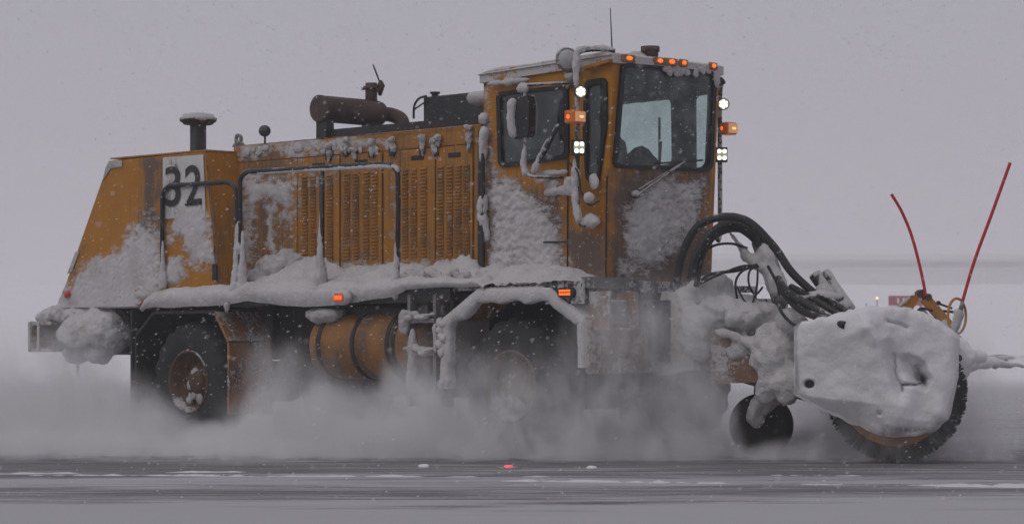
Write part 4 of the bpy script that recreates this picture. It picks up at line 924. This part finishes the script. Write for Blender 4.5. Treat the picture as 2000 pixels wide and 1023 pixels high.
s.blob(S(1075,360,-0.95), (0.10,0.05,0.05), 0.4, 10, 3); fuse(s.build('snow_crust', SNOWD, mirr, True), 0.010, 8, 0.010)

# ================================================================== FRONT END
m = MB(); m.box((-0.6,-0.75,1.42),(0.05,0.65,1.58)); m.box((-0.02,-1.2,1.40),(0.02,-0.5,1.55)); m.build('front_crossmember', BLKS, T)
m = MB(); m.box((0.025,-1.24,1.50),(0.10,-0.70,1.60)); m.build('bumper_plate', STEEL, T)
p = FXP(1186,588,0.12); m = MB()
for a, b in (((0.1,-1.22,1.13),(0.34,-1.20,1.47)),((0.1,-0.86,1.13),(0.34,-0.84,1.47)),((0.1,-1.1999,1.13),(0.34,-0.8601,1.15))): m.box(a, b)
m.build('lamp_bracket', FRM, T)
m = MB(); m.box((0.12,-1.19,1.17),(0.26,-0.88,1.40),0.02); hl = m.build('head_lamp', STEEL, T); MB().box((0.12,-1.199,1.18),(0.22,-1.191,1.34),0.002).build('lens', AMBD, hl)
m = MB(); m.box((0.12,-1.28,0.75),(0.16,-0.5,1.16)); m.build('front_guard', FRM, T)
# lift arms and carriage towards the broom
for y in (-0.42, 0.55):
    MB().prism([(0.05,y,0.95),(0.25,y,1.48),(0.42,y,1.46),(0.62,y,1.10),(0.62,y,0.78),(0.2,y,0.72)], (0,0.09,0)).build('lift_bracket', YELS, T)
for y in (-0.12, 0.45): MB().prism([(0.3,y,1.12),(0.3,y,0.80),(1.7,y,0.50),(1.7,y,0.74)], (0,0.14,0)).build('push_arm', BROWN, T)
MB().box((1.25,-0.12,0.62),(1.42,1.0,0.85), 0.02).build('cross_beam', GRIM, T)
m = MB(); m.prism([DZ(1388,640,22.7), DZ(1396,652,22.7), DZ(1500,688,22.4), DZ(1505,745,22.4), DZ(1388,750,22.7)], LOOK*0.05); m.build('side_plate', FRM, T)
m = MB(); m.box((0.35,-0.2,1.30),(0.75,0.75,1.42)); m.box((0.42,0.45,1.05),(0.72,0.62,1.2995)); m.build('cross_bracket', BLKS, T)
mastA, mastB = DZ(1485,470,23.0), DZ(1530,590,22.8)
m = MB(); m.tube([mastA, mastB], [0.085,0.09], 12, 8, 0.12); m.build('lift_cylinder', STEEL, T, True)
mA, mB = DZ(1592,536,23.6), DZ(1640,605,23.4)
m = MB(); m.tube([mA, mB], [0.06,0.07], 10, 6, 0.1); m.tube([mA+RIGHT*0.09+Vector((0,0,0.02)), mB+RIGHT*0.09], [0.05,0.06], 10, 6, 0.1); m.build('tilt_cylinder', BLKS, T, True)
s = MB()
for px, py, D, r_ in ((1390,575,23.1,(0.24,0.24,0.16)),(1340,590,23.0,(0.16,0.2,0.14)),(1420,600,22.9,(0.26,0.25,0.14)),(1470,620,22.8,(0.25,0.25,0.13)),(1520,660,22.5,(0.22,0.2,0.17)),(1545,625,22.3,(0.16,0.16,0.12)),(1505,710,22.4,(0.18,0.16,0.22)),(1535,745,22.3,(0.14,0.14,0.18)),(1500,745,22.4,(0.13,0.12,0.16)),(1450,680,22.7,(0.18,0.16,0.12)),(1360,660,22.8,(0.16,0.14,0.24)),(1410,640,23.0,(0.3,0.25,0.10))):
    s.blob(DZ(px,py,D), r_, 0.42, 4.5, 5)
s.tube([DZ(1392,645,22.65), DZ(1450,662,22.5), DZ(1510,690,22.35)], [0.04,0.05,0.05], 10, 8, 0.35)
s.tube([DZ(1490,470,22.95), DZ(1500,520,22.85), DZ(1530,580,22.75)], [0.07,0.08,0.10], 10, 8, 0.3); s.tube([DZ(1440,470,22.95), DZ(1465,500,22.9), DZ(1490,530,22.85)], [0.03,0.04,0.05], 8, 8, 0.5)
s.tube([DZ(1415,440,22.95), DZ(1440,475,22.95), DZ(1455,505,22.95), DZ(1480,510,22.9)], [0.02,0.025,0.025,0.03], 8, 6, 0.5)
s.tube([DZ(1600,555,23.5), DZ(1620,590,23.4)], [0.05,0.07], 8, 8, 0.4)
fuse(s.build('snow_crust', SNOW, T, True), 0.018, 12, 0.020)
# hoses
def hose(pts, r, D0_=22.7, D1_=22.2):
    n = len(pts); return MB().tube([DZ(a, b, D0_+(D1_-D0_)*i/(n-1)) for i, (a, b) in enumerate(pts)], r, 10, 8).build('hydraulic_hose', HOSE, T, True)
hose([(1322,550),(1332,500),(1360,445),(1408,424),(1460,432),(1510,480),(1545,530),(1585,568),(1625,600)], 0.036)
hose([(1348,545),(1362,495),(1395,450),(1430,436),(1470,452),(1480,480)], 0.034, 22.8, 22.9)
hose([(1360,560),(1370,505),(1395,462),(1440,447),(1475,470)], 0.028, 22.85, 22.95)
hose([(1356,540),(1385,470),(1420,450),(1480,458),(1510,500)], 0.020, 22.9, 22.9)
hose([(1375,490),(1400,478),(1430,476),(1460,485)], 0.012, 22.9, 22.9)
hose([(1370,548),(1390,535),(1440,528),(1480,517)], 0.016, 22.8, 22.8)
hose([(1365,555),(1400,538),(1450,520),(1480,522)], 0.013, 22.75, 22.75)
hose([(1440,585),(1437,550),(1452,528),(1482,520)], 0.011, 22.75, 22.75)
hose([(1480,518),(1464,530),(1463,555),(1475,575),(1490,560)], 0.010, 22.7, 22.7)
hose([(1480,525),(1478,560),(1468,600),(1460,640)], 0.010, 22.7, 22.7)
hose([(1440,560),(1452,585),(1470,605)], 0.008, 22.7, 22.7)
hose([(1500,520),(1520,560),(1522,600),(1545,630),(1580,642),(1630,637),(1660,632)], 0.014, 22.6, 21.5)
hose([(1520,545),(1535,568),(1570,590),(1620,620),(1655,640)], 0.036, 22.4, 21.5)
hose([(1530,570),(1560,602),(1600,620),(1650,635)], 0.034, 22.3, 21.4)
hose([(1545,560),(1590,585),(1640,615),(1672,622)], 0.032, 22.4, 21.6)
hose([(1550,575),(1600,575),(1640,600),(1668,620)], 0.030, 22.5, 21.7)
MB().blob(DZ(1600,582,22.3), (0.22,0.2,0.07), 0.25, 7, 3).build('hose_cover', BLKS, T, True); MB().blob(DZ(1655,632,21.5), (0.06,0.06,0.05), 0.2, 9, 2).build('hose_clamp', BLKS, T, True)

# ================================================================== BROOM
BC = DZ(1748, 768, 21.5); BC.z = 0.60; AX = Vector((-math.sin(R(35)), math.cos(R(35)), 0)); E1 = Vector((math.cos(R(35)), math.sin(R(35)), 0)); BN = -AX
br = bpy.data.objects.new('broom', None); col.objects.link(br); br.parent = T; br.location = -T.location
def bpart(mb_or_obj): mb_or_obj.parent = br; return mb_or_obj
bl = 4.4
core = bpart(MB().lathe(BC+AX*0.18, AX, [(0,0.0005),(0,0.30),(bl,0.30),(bl,0.0005)], 28).build('core', BLK, None, True))
V, Fc = [], []
for k in range(9500):
    h = 0.20+random.random()**1.6*bl; th = random.random()*2*math.pi; r0 = 0.29; r1 = 0.575+random.uniform(-0.06,0.03)
    d = E1*math.cos(th)+Vector((0,0,1))*math.sin(th); tn = E1*-math.sin(th)+Vector((0,0,1))*math.cos(th); b0_ = BC+AX*h; wv = tn*0.012+AX*random.uniform(-.008,.008)
    lean = tn*random.uniform(-.025,.025)+AX*random.uniform(-.05,.02); i = len(V)
    V += [b0_+d*r0-wv, b0_+d*r0+wv, b0_+d*r1+lean+wv*0.6, b0_+d*r1+lean-wv*0.6, b0_+d*(r0+r1)*0.5+AX*0.012]
    Fc += [(i,i+1,i+4),(i+1,i+2,i+4),(i+2,i+3,i+4),(i+3,i,i+4)]
BRI = mat_plain('bristle', (0.010,0.010,0.011), 0.9, 0, 0, 0.05, (0.02,0.02,0.02), spec=0.1)
tag(bpart(mk('bristles', V, Fc, BRI, None)), kind='stuff')
bpart(MB().lathe(BC+AX*0.17, BN, [(-0.03,0.46),(0,0.46),(0.012,0.44),(0.02,0.30),(0.03,0.0005)], 40).build('end_disc', YEL, None, True))
# hood: an end cap under packed snow, carried back along the broom
TOPP = [(1556,640),(1566,628),(1600,620),(1650,613),(1700,604),(1740,601),(1770,604),(1800,612),(1840,632),(1860,648),(1868,664)]
BOTP = [(1552,766),(1580,782),(1620,802),(1680,832),(1715,850),(1750,853),(1790,850),(1822,838),(1848,816),(1860,775),(1868,735)]
nu, nv = 130, 110; V = []; MK = []
P0c = BC
uu = np.linspace(1554, 1868, nu)
PX = []; 
for j in range(nv):
    vv = j/(nv-1)
    for i in range(nu):
        a = float(uu[i]); yt = float(np.interp(a, [p[0] for p in TOPP], [p[1] for p in TOPP])); yb = float(np.interp(a, [p[0] for p in BOTP], [p[1] for p in BOTP]))
        yt += 5*noise.noise(Vector((a*0.035,0,0)))+2.5*noise.noise(Vector((a*0.11,0,0))); yb += 5*noise.noise(Vector((a*0.04,7,0)))+2*noise.noise(Vector((a*0.12,7,0)))
        PX.append((a, yb+(yt-yb)*vv, min(i, nu-1-i)/(nu-1)*314, min(vv, 1-vv)*(yb-yt)))
PXa = np.array(PX); gx, gy = PXa[:,0], PXa[:,1]; ed = np.minimum(PXa[:,2], PXa[:,3])
base3 = np.array([PL(a, b, P0c, BN) for a, b, _, _ in PX])
wobx = gx+nfield(base3, 6.0, 3)*5; woby = gy+nfield(base3+3.1, 6.0, 3)*5
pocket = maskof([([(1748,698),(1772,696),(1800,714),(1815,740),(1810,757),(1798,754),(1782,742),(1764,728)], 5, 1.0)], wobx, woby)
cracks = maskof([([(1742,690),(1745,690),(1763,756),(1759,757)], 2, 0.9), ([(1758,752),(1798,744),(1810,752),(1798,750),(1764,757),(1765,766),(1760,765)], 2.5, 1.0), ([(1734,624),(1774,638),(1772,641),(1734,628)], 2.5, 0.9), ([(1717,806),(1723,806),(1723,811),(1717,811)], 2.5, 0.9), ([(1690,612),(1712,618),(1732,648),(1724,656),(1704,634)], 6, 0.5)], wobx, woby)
dark = np.maximum(cracks, 0.78*pocket*np.clip((gx-1752)/50, 0.25, 1))  # shading inside the torn pocket is painted darker into the snow colour
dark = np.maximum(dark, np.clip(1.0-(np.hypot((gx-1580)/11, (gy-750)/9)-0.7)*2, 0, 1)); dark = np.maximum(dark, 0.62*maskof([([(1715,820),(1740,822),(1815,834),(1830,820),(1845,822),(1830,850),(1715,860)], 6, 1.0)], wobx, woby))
big = nfield(base3, 2.2, 3); mid = nfield(base3, 7.0, 3); fin = nfield(base3, 30.0, 2)
bulge = 0.04*(1-np.exp(-np.maximum(ed,0)/6))
ridge = 1700+0.30*(gy-610)                                  # a crease runs down the middle, two sheets lean away from it
fold = -0.0017*np.maximum(ridge-gx, 0)-0.0008*np.maximum(gx-ridge, 0)+0.05
fold = fold-0.0036*np.clip(gy-(772+0.10*(gx-1560)), 0, 60)*np.clip((1740-gx)/60, 0, 1)      # the flap under the left sheet is turned in
fold = fold+0.05*np.exp(-(((gx-1838)/16)**2+((gy-800)/45)**2))-0.07*np.exp(-((gx-1742-0.2*(gy-690))/12.0)**2)*np.clip((gy-660)/40,0,1)*np.clip((790-gy)/40,0,1)
fold = fold+0.05*np.exp(-((gx-(1690+0.35*(gy-620)))/14.0)**2)*np.clip((gy-600)/40,0,1)*np.clip((700-gy)/60,0,1)+0.04*np.exp(-((gy-(640-0.25*(gx-1700)))/14.0)**2)*np.clip((1720-gx)/40,0,1)*np.clip((gx-1640)/40,0,1)
hgt = 0.15+bulge+fold+0.035*big+0.006*mid+0.0016*fin-0.05*np.clip(dark,0,1)-0.16*pocket*np.clip((gx-1745)/60, 0, 1)
P = base3+np.array(BN)[None,:]*hgt[:,None]
Vl = [tuple(p) for p in P]; Fc = []
for j in range(nv-1):
    for i in range(nu-1): Fc.append((j*nu+i, j*nu+i+1, (j+1)*nu+i+1, (j+1)*nu+i))
ring = [i for i in range(nu)]+[j*nu+nu-1 for j in range(1,nv)]+[(nv-1)*nu+i for i in range(nu-2,-1,-1)]+[j*nu for j in range(nv-2,0,-1)]
mk_d = list(dark); prev = ring; ctr_ = Vector(base3.mean(axis=0))
for st_i, (h, k) in enumerate(((0.05,1.02),(0.2,1.03),(0.5,1.03),(0.9,1.02),(1.4,1.02),(2.0,1.02),(2.8,1.02),(3.6,1.02),(4.5,1.02))):
    cur = []
    for r_ in ring:
        b_ = Vector(base3[r_]); q = ctr_+(b_-ctr_)*k+AX*h; q = q+(b_-ctr_).normalized()*0.03*(noise.noise(q*3.0)+0.5*noise.noise(q*8))
        cur.append(len(Vl)); Vl.append(tuple(q)); mk_d.append(0.0)
    n = len(ring)
    for i in range(n): Fc.append((prev[(i+1)%n], prev[i], cur[i], cur[(i+1)%n]))
    prev = cur
Fc.append(tuple(prev))
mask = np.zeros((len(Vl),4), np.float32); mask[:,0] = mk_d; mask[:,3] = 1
BM, t, b = newmat('broom_hood_snow'); p = wpos(t); at = node(t, 'ShaderNodeAttribute'); at.attribute_name = 'mask'
spc = node(t, 'ShaderNodeSeparateColor'); t.links.new(at.outputs['Color'], spc.inputs[0])
f_ = nz(t, p, 60, 3); m_ = nz(t, p, 12, 5)
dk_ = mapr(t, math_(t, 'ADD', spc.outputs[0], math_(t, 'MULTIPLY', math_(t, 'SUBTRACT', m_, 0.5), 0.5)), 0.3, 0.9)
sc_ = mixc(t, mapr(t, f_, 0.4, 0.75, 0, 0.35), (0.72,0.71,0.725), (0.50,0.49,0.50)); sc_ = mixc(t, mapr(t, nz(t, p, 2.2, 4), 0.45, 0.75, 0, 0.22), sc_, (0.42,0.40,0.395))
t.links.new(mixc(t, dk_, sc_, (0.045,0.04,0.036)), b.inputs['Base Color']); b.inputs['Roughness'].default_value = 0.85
bump(t, b, math_(t, 'ADD', m_, math_(t, 'MULTIPLY', f_, 0.7)), 0.28, 0.012)
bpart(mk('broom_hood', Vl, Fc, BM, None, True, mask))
# snow-laden deflector edge sticking out past the hood, and lumps at the far side
s = MB(); s.tube([DZ(1850,690,22.0), DZ(1890,708,22.4), DZ(1930,708,22.9), DZ(1975,712,23.3), DZ(2030,716,23.8)], [0.10,0.075,0.05,0.028,0.02], 12, 8, 0.35); s.blob(DZ(1868,700,21.9), (0.10,0.10,0.20), 0.3, 6, 4); s.blob(DZ(1905,695,22.4), (0.10,0.1,0.06), 0.4, 8, 3)
s.tube([DZ(1872,672,21.9), DZ(1884,700,21.9), DZ(1866,745,21.9)], [0.08,0.10,0.05], 10, 8, 0.35)
bpart(fuse(s.build('snow_crust', SNOWB, None, True), 0.014, 6, 0.012))
bpart(MB().tube([DZ(1872,658,22.0), DZ(1893,690,22.2)], 0.022, 8).build('stay_rod', STEEL, None, True))
bpart(MB().blob(DZ(1874,699,21.78), (0.025,0.025,0.028), 0.1, 9, 2).build('bolt_hole', GAS, None, True))
bpart(MB().blob(DZ(1856,752,21.7), (0.04,0.04,0.06), 0.2, 9, 2).build('hood_bracket', BLK, None, True))
# yellow folding arm behind the hood
D_ = 23.2
a = MB(); a.prism([DZ(1748,602,D_), DZ(1782,576,D_), DZ(1800,578,D_), DZ(1776,614,D_), DZ(1765,620,D_)], LOOK*0.10); arm = bpart(a.build('folding_arm', YEL, None))
q0_, q1_ = DZ(1806,582,D_), DZ(1856,640,D_); dq = (q1_-q0_).normalized(); nq = LOOK.cross(dq).normalized()
a = MB(); a.obox((q0_+q1_)/2, (q1_-q0_)*0.5, nq*0.045, LOOK*0.05); a.build('lower_link', YEL, arm)
a = MB(); a.disc(DZ(1801,573,D_-0.06), LOOK, 0.038, 0.2, 14); a.disc(DZ(1814,580,D_-0.06), LOOK, 0.032, 0.2, 14); a.build('pivot_pin', RUST, arm)
a = MB(); a.tube([DZ(1793,605,D_+0.1), DZ(1806,620,D_+0.1), DZ(1840,655,D_+0.1)], [0.045,0.05,0.03], 8, 5); a.build('ram', STEEL, arm, True)
a = MB(); a.tube([DZ(1808,625,D_-0.1), DZ(1792,612,D_-0.1), DZ(1800,602,D_-0.1), DZ(1822,607,D_-0.1)], 0.012, 8, 6); a.build('hose', HOSE, arm, True); MB().tube([DZ(1838,607,D_), DZ(1862,609,D_)], 0.012, 8).build('rod', BLK, arm, True); MB().tube([DZ(1834,593,D_), DZ(1860,602,D_)], 0.010, 8).build('rod', BLK, arm, True)
a = MB(); a.disc(DZ(1832,592,D_), -LOOK, 0.022, 0.03, 12); a.build('knob', BLK, arm)
hc = DZ(1869,617,22.5); a = MB(); a.tube([hc+RIGHT*(0.096*math.cos(t_*math.pi/16))+Vector((0,0,0.155*math.sin(t_*math.pi/16)))+LOOK*(0.10*math.cos(t_*math.pi/16)) for t_ in range(33)], 0.012, 8, caps=False); bpart(a.build('hoop_guard', YEL, None, True))
s = MB(); s.tube([DZ(1874,604,22.2), DZ(1870,625,22.2), DZ(1863,650,22.2)], [0.045,0.042,0.04], 10, 8, 0.3); s.tube([DZ(1752,601,D_-0.03), DZ(1778,580,D_-0.03)], [0.014,0.014], 8, 5, 0.3); s.blob(DZ(1845,635,D_-0.05), (0.05,0.05,0.05), 0.4, 12, 2); bpart(s.build('snow_crust', SNOWD, None, True))
# whip markers
bpart(MB().tube([DZ(1808,577,23.1), DZ(1800,535,23.1), DZ(1782,465,23.1), DZ(1762,415,23.1), DZ(1741,379,23.1)], 0.014, 8, 8).build('marker_rod', REDR, None, True))
bpart(MB().tube([DZ(1880,588,22.2), DZ(1903,510,22.2), DZ(1938,415,22.2), DZ(1973,318,22.2)], 0.0145, 8, 8).build('marker_rod', REDR, None, True))
bpart(MB().tube([DZ(1876,606,22.2), DZ(1880,588,22.2)], [0.022,0.014], 8).build('rod_socket', STEEL, None, True))
# caster wheel
cc = DZ(1487,829,22.9); cc.z = 0.285; cw = bpy.data.objects.new('caster_wheel', None); col.objects.link(cw); cw.parent = T; cw.location = -T.location
cax = Vector((-0.45,-0.89,0)).normalized() if False else Vector((0.50,-0.86,0)).normalized()
o = MB().lathe(cc, cax, [(-0.09,0.13),(-0.105,0.20),(-0.09,0.26),(-0.05,0.283),(0.05,0.283),(0.09,0.26),(0.105,0.20),(0.09,0.13),(0.06,0.12),(0.05,0.0005)], 40).build('tyre', RUB, None, True); o.parent = cw
sidev = Vector((-cax.y, cax.x, 0))
o = MB().tube([cc+cax*0.13, cc+cax*0.15+Vector((0,0,0.30)), cc+Vector((0,0,0.42)), cc+Vector((0,0,0.6))], [0.04,0.045,0.05,0.06], 10, 5).build('fork', STEEL, None, True); o.parent = cw
s = MB(); s.tube([DZ(1478,835,22.65), DZ(1478,805,22.65), DZ(1495,780,22.6), DZ(1515,760,22.5)], [0.06,0.09,0.10,0.12], 12, 8, 0.3); s.blob(DZ(1520,765,22.5), (0.16,0.14,0.10), 0.4, 7, 3); o = fuse(s.build('snow_crust', SNOWD, None, True), 0.016, 8, 0.02); o.parent = cw

# ================================================================== small things on the runway
for (px, py, rr), lb in zip(((828,912,(0.045,0.04,0.022)),(1156,914,(0.05,0.035,0.018))), ('rounded lump of snow on the runway before the fuel tank', 'flat little chunk of snow on the runway before the front wheel')):
    Dg = FPX*EYE/(py+2-YH); p = DZ(px, py+2, Dg); p.z = 0.012
    tag(MB().blob(p, rr, 0.25, 14, 3).build('snow_chunk', CLEAN, None, True), lb, 'snow chunk', None, 'snow chunks on the runway')
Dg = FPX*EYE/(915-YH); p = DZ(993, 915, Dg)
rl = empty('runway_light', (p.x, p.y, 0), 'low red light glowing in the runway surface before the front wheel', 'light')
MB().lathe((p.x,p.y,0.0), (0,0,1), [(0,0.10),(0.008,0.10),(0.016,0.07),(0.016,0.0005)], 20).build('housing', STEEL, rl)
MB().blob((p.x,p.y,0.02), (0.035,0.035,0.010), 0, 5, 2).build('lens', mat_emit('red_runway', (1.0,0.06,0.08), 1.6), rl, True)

# ================================================================== air: falling snow, blown snow, haze
V, Fc = [], []
for k in range(10500):
    D = 5+29*random.random()**0.75; px = random.uniform(-40, 2040); py = random.uniform(-20, 980); p = DZ(px, py, D)
    if p.z < 0.03: continue
    r_ = random.choice((0.0014,0.0017,0.0020,0.0024,0.0028,0.0040))*(D/20)**0.5; ax = (RIGHT*1.0+Vector((0,0,0.5+random.uniform(-.3,.3)))).normalized(); up = Vector((0,0,1)).cross(ax).normalized(); wv = ax.cross(up)
    L = r_*random.uniform(1.3,3.0); i = len(V)
    V += [p+ax*L, p-ax*L, p+up*r_, p-up*r_, p+wv*r_, p-wv*r_]
    Fc += [(i,i+2,i+4),(i+2,i+1,i+4),(i+1,i+3,i+4),(i+3,i,i+4),(i+2,i,i+5),(i+1,i+2,i+5),(i+3,i+1,i+5),(i,i+3,i+5)]
FL, t, b = newmat('snowflake'); b.inputs['Base Color'].default_value = (0.85,0.85,0.87,1); b.inputs['Roughness'].default_value = 0.9
tl = node(t, 'ShaderNodeBsdfTranslucent'); tl.inputs[0].default_value = (0.9,0.9,0.92,1); ms = node(t, 'ShaderNodeMixShader'); ms.inputs[0].default_value = 0.55; t.links.new(b.outputs[0], ms.inputs[1]); t.links.new(tl.outputs[0], ms.inputs[2]); t.links.new(ms.outputs[0], [n for n in t.nodes if n.type == 'OUTPUT_MATERIAL'][0].inputs['Surface'])
tag(mk('falling_snow', V, Fc, FL), 'snowflakes driven through the air around the truck', None, 'stuff')

def blown(name, u0, u1, d0, d1, z1, stops, dens, label, sc1=1.15, seed=0.0):
    me = MB(); gbox(me, u0, u1, d0, d1, 0.012, z1); o = me.build(name, SNOW); o.data.materials.clear()
    m = bpy.data.materials.new(name); m.use_nodes = True; t = m.node_tree; t.nodes.clear(); o.data.materials.append(m)
    ou = node(t, 'ShaderNodeOutputMaterial'); vs = node(t, 'ShaderNodeVolumePrincipled'); t.links.new(vs.outputs[0], ou.inputs['Volume'])
    vs.inputs['Color'].default_value = (0.985,0.98,0.99,1); vs.inputs['Anisotropy'].default_value = 0.0
    g = node(t, 'ShaderNodeNewGeometry').outputs['Position']
    sub = node(t, 'ShaderNodeVectorMath', operation='SUBTRACT'); t.links.new(g, sub.inputs[0]); sub.inputs[1].default_value = tuple(C0)
    mp = node(t, 'ShaderNodeMapping'); mp.inputs['Rotation'].default_value = (0,0,-TH); t.links.new(sub.outputs[0], mp.inputs[0])
    q = mp.outputs[0]; sx = node(t, 'ShaderNodeSeparateXYZ'); t.links.new(q, sx.inputs[0]); u, d, z = sx.outputs[0], sx.outputs[1], sx.outputs[2]
    off = node(t, 'ShaderNodeMapping'); off.inputs['Location'].default_value = (seed, seed*0.7, 0); off.inputs['Scale'].default_value = (1.0,1.0,0.6); t.links.new(q, off.inputs[0])
    n1 = nz(t, off.outputs[0], sc1, 3, 0.6, 1.6); n2 = nz(t, off.outputs[0], sc1*2.6, 3, 0.65, 1.4)
    cr = node(t, 'ShaderNodeValToRGB'); r_ = cr.color_ramp; un = math_(t, 'DIVIDE', math_(t, 'SUBTRACT', u, u0), u1-u0); t.links.new(un, cr.inputs[0])
    ss = [(((px-1000)/FPX*23.0-u0)/(u1-u0), v) for px, v in stops]
    while len(r_.elements) < len(ss): r_.elements.new(0.5)
    for e, (a, v) in zip(r_.elements, ss): e.position = min(max(a,0),1); e.color = (v,v,v,1)
    top = cr.outputs[0]                                  # height of the cloud in metres along its length
    topn = math_(t, 'MULTIPLY', top, math_(t, 'ADD', 0.30, math_(t, 'MULTIPLY', n1, 1.40)))
    rel = math_(t, 'DIVIDE', z, math_(t, 'MAXIMUM', topn, 0.03))
    fall = math_(t, 'MULTIPLY', mapr(t, rel, 0.0, 1.45, 1.0, 0.0), mapr(t, z, 1.1, 1.72, 1.0, 0.0))
    wis = mapr(t, math_(t, 'ADD', math_(t, 'MULTIPLY', n1, 0.55), math_(t, 'MULTIPLY', n2, 0.45)), 0.43, 0.62, 0.03, 1.0)
    side = math_(t, 'SUBTRACT', d, math_(t, 'SUBTRACT', 22.0, math_(t, 'MINIMUM', u, 0.6)))      # metres behind the truck's near side
    near = math_(t, 'ADD', 0.12, math_(t, 'MULTIPLY', 0.88, math_(t, 'EXPONENT', math_(t, 'MULTIPLY', math_(t, 'MULTIPLY', side, side), -1.3))))
    fr = mapr(t, math_(t, 'SUBTRACT', d, math_(t, 'MULTIPLY', n1, 0.8)), d0-0.4, d0+0.9, 0.0, 1.0)
    fr = math_(t, 'MULTIPLY', fr, math_(t, 'MAXIMUM', near, mapr(t, z, 0.03, 0.35, 0.4, 0.0)))
    low = mapr(t, z, 0.0, 0.45, 1.9, 1.0)
    dn = math_(t, 'MULTIPLY', math_(t, 'MULTIPLY', fall, wis), math_(t, 'MULTIPLY', fr, low))
    t.links.new(math_(t, 'MULTIPLY', dn, dens), vs.inputs['Density'])
    try: m.cycles.volume_step_rate = 0.6
    except Exception: pass
    tag(o, label, None, 'stuff'); return o
blown('blown_snow_mist', -6.2, 4.3, 21.2, 27.5, 1.75, [(-300,0.9),(0,0.85),(130,0.62),(240,0.4),(310,0.2),(420,0.2),(490,0.8),(600,0.62),(720,0.5),(830,0.8),(930,0.68),(1060,0.75),(1160,1.35),(1260,2.4),(1370,2.2),(1410,0.7),(1436,0.10),(1560,0.16),(1640,0.6),(1720,0.85),(1880,0.95),(1990,0.4)], 7.0, 'snow blown up in a low cloud around the truck wheels')

hz = MB(); gbox(hz, -1500, 1500, -80, 1150, -1.2, 34); ho = hz.build('haze', SNOW); ho.data.materials.clear()
hm = bpy.data.materials.new('snowy_air'); hm.use_nodes = True; t = hm.node_tree; t.nodes.clear(); ho.data.materials.append(hm)
ou = node(t, 'ShaderNodeOutputMaterial'); vs = node(t, 'ShaderNodeVolumePrincipled'); t.links.new(vs.outputs[0], ou.inputs['Volume'])
vs.inputs['Color'].default_value = (0.97,0.96,0.98,1); vs.inputs['Density'].default_value = 0.0018
tag(ho, 'pale snow haze filling the air', None, 'stuff')
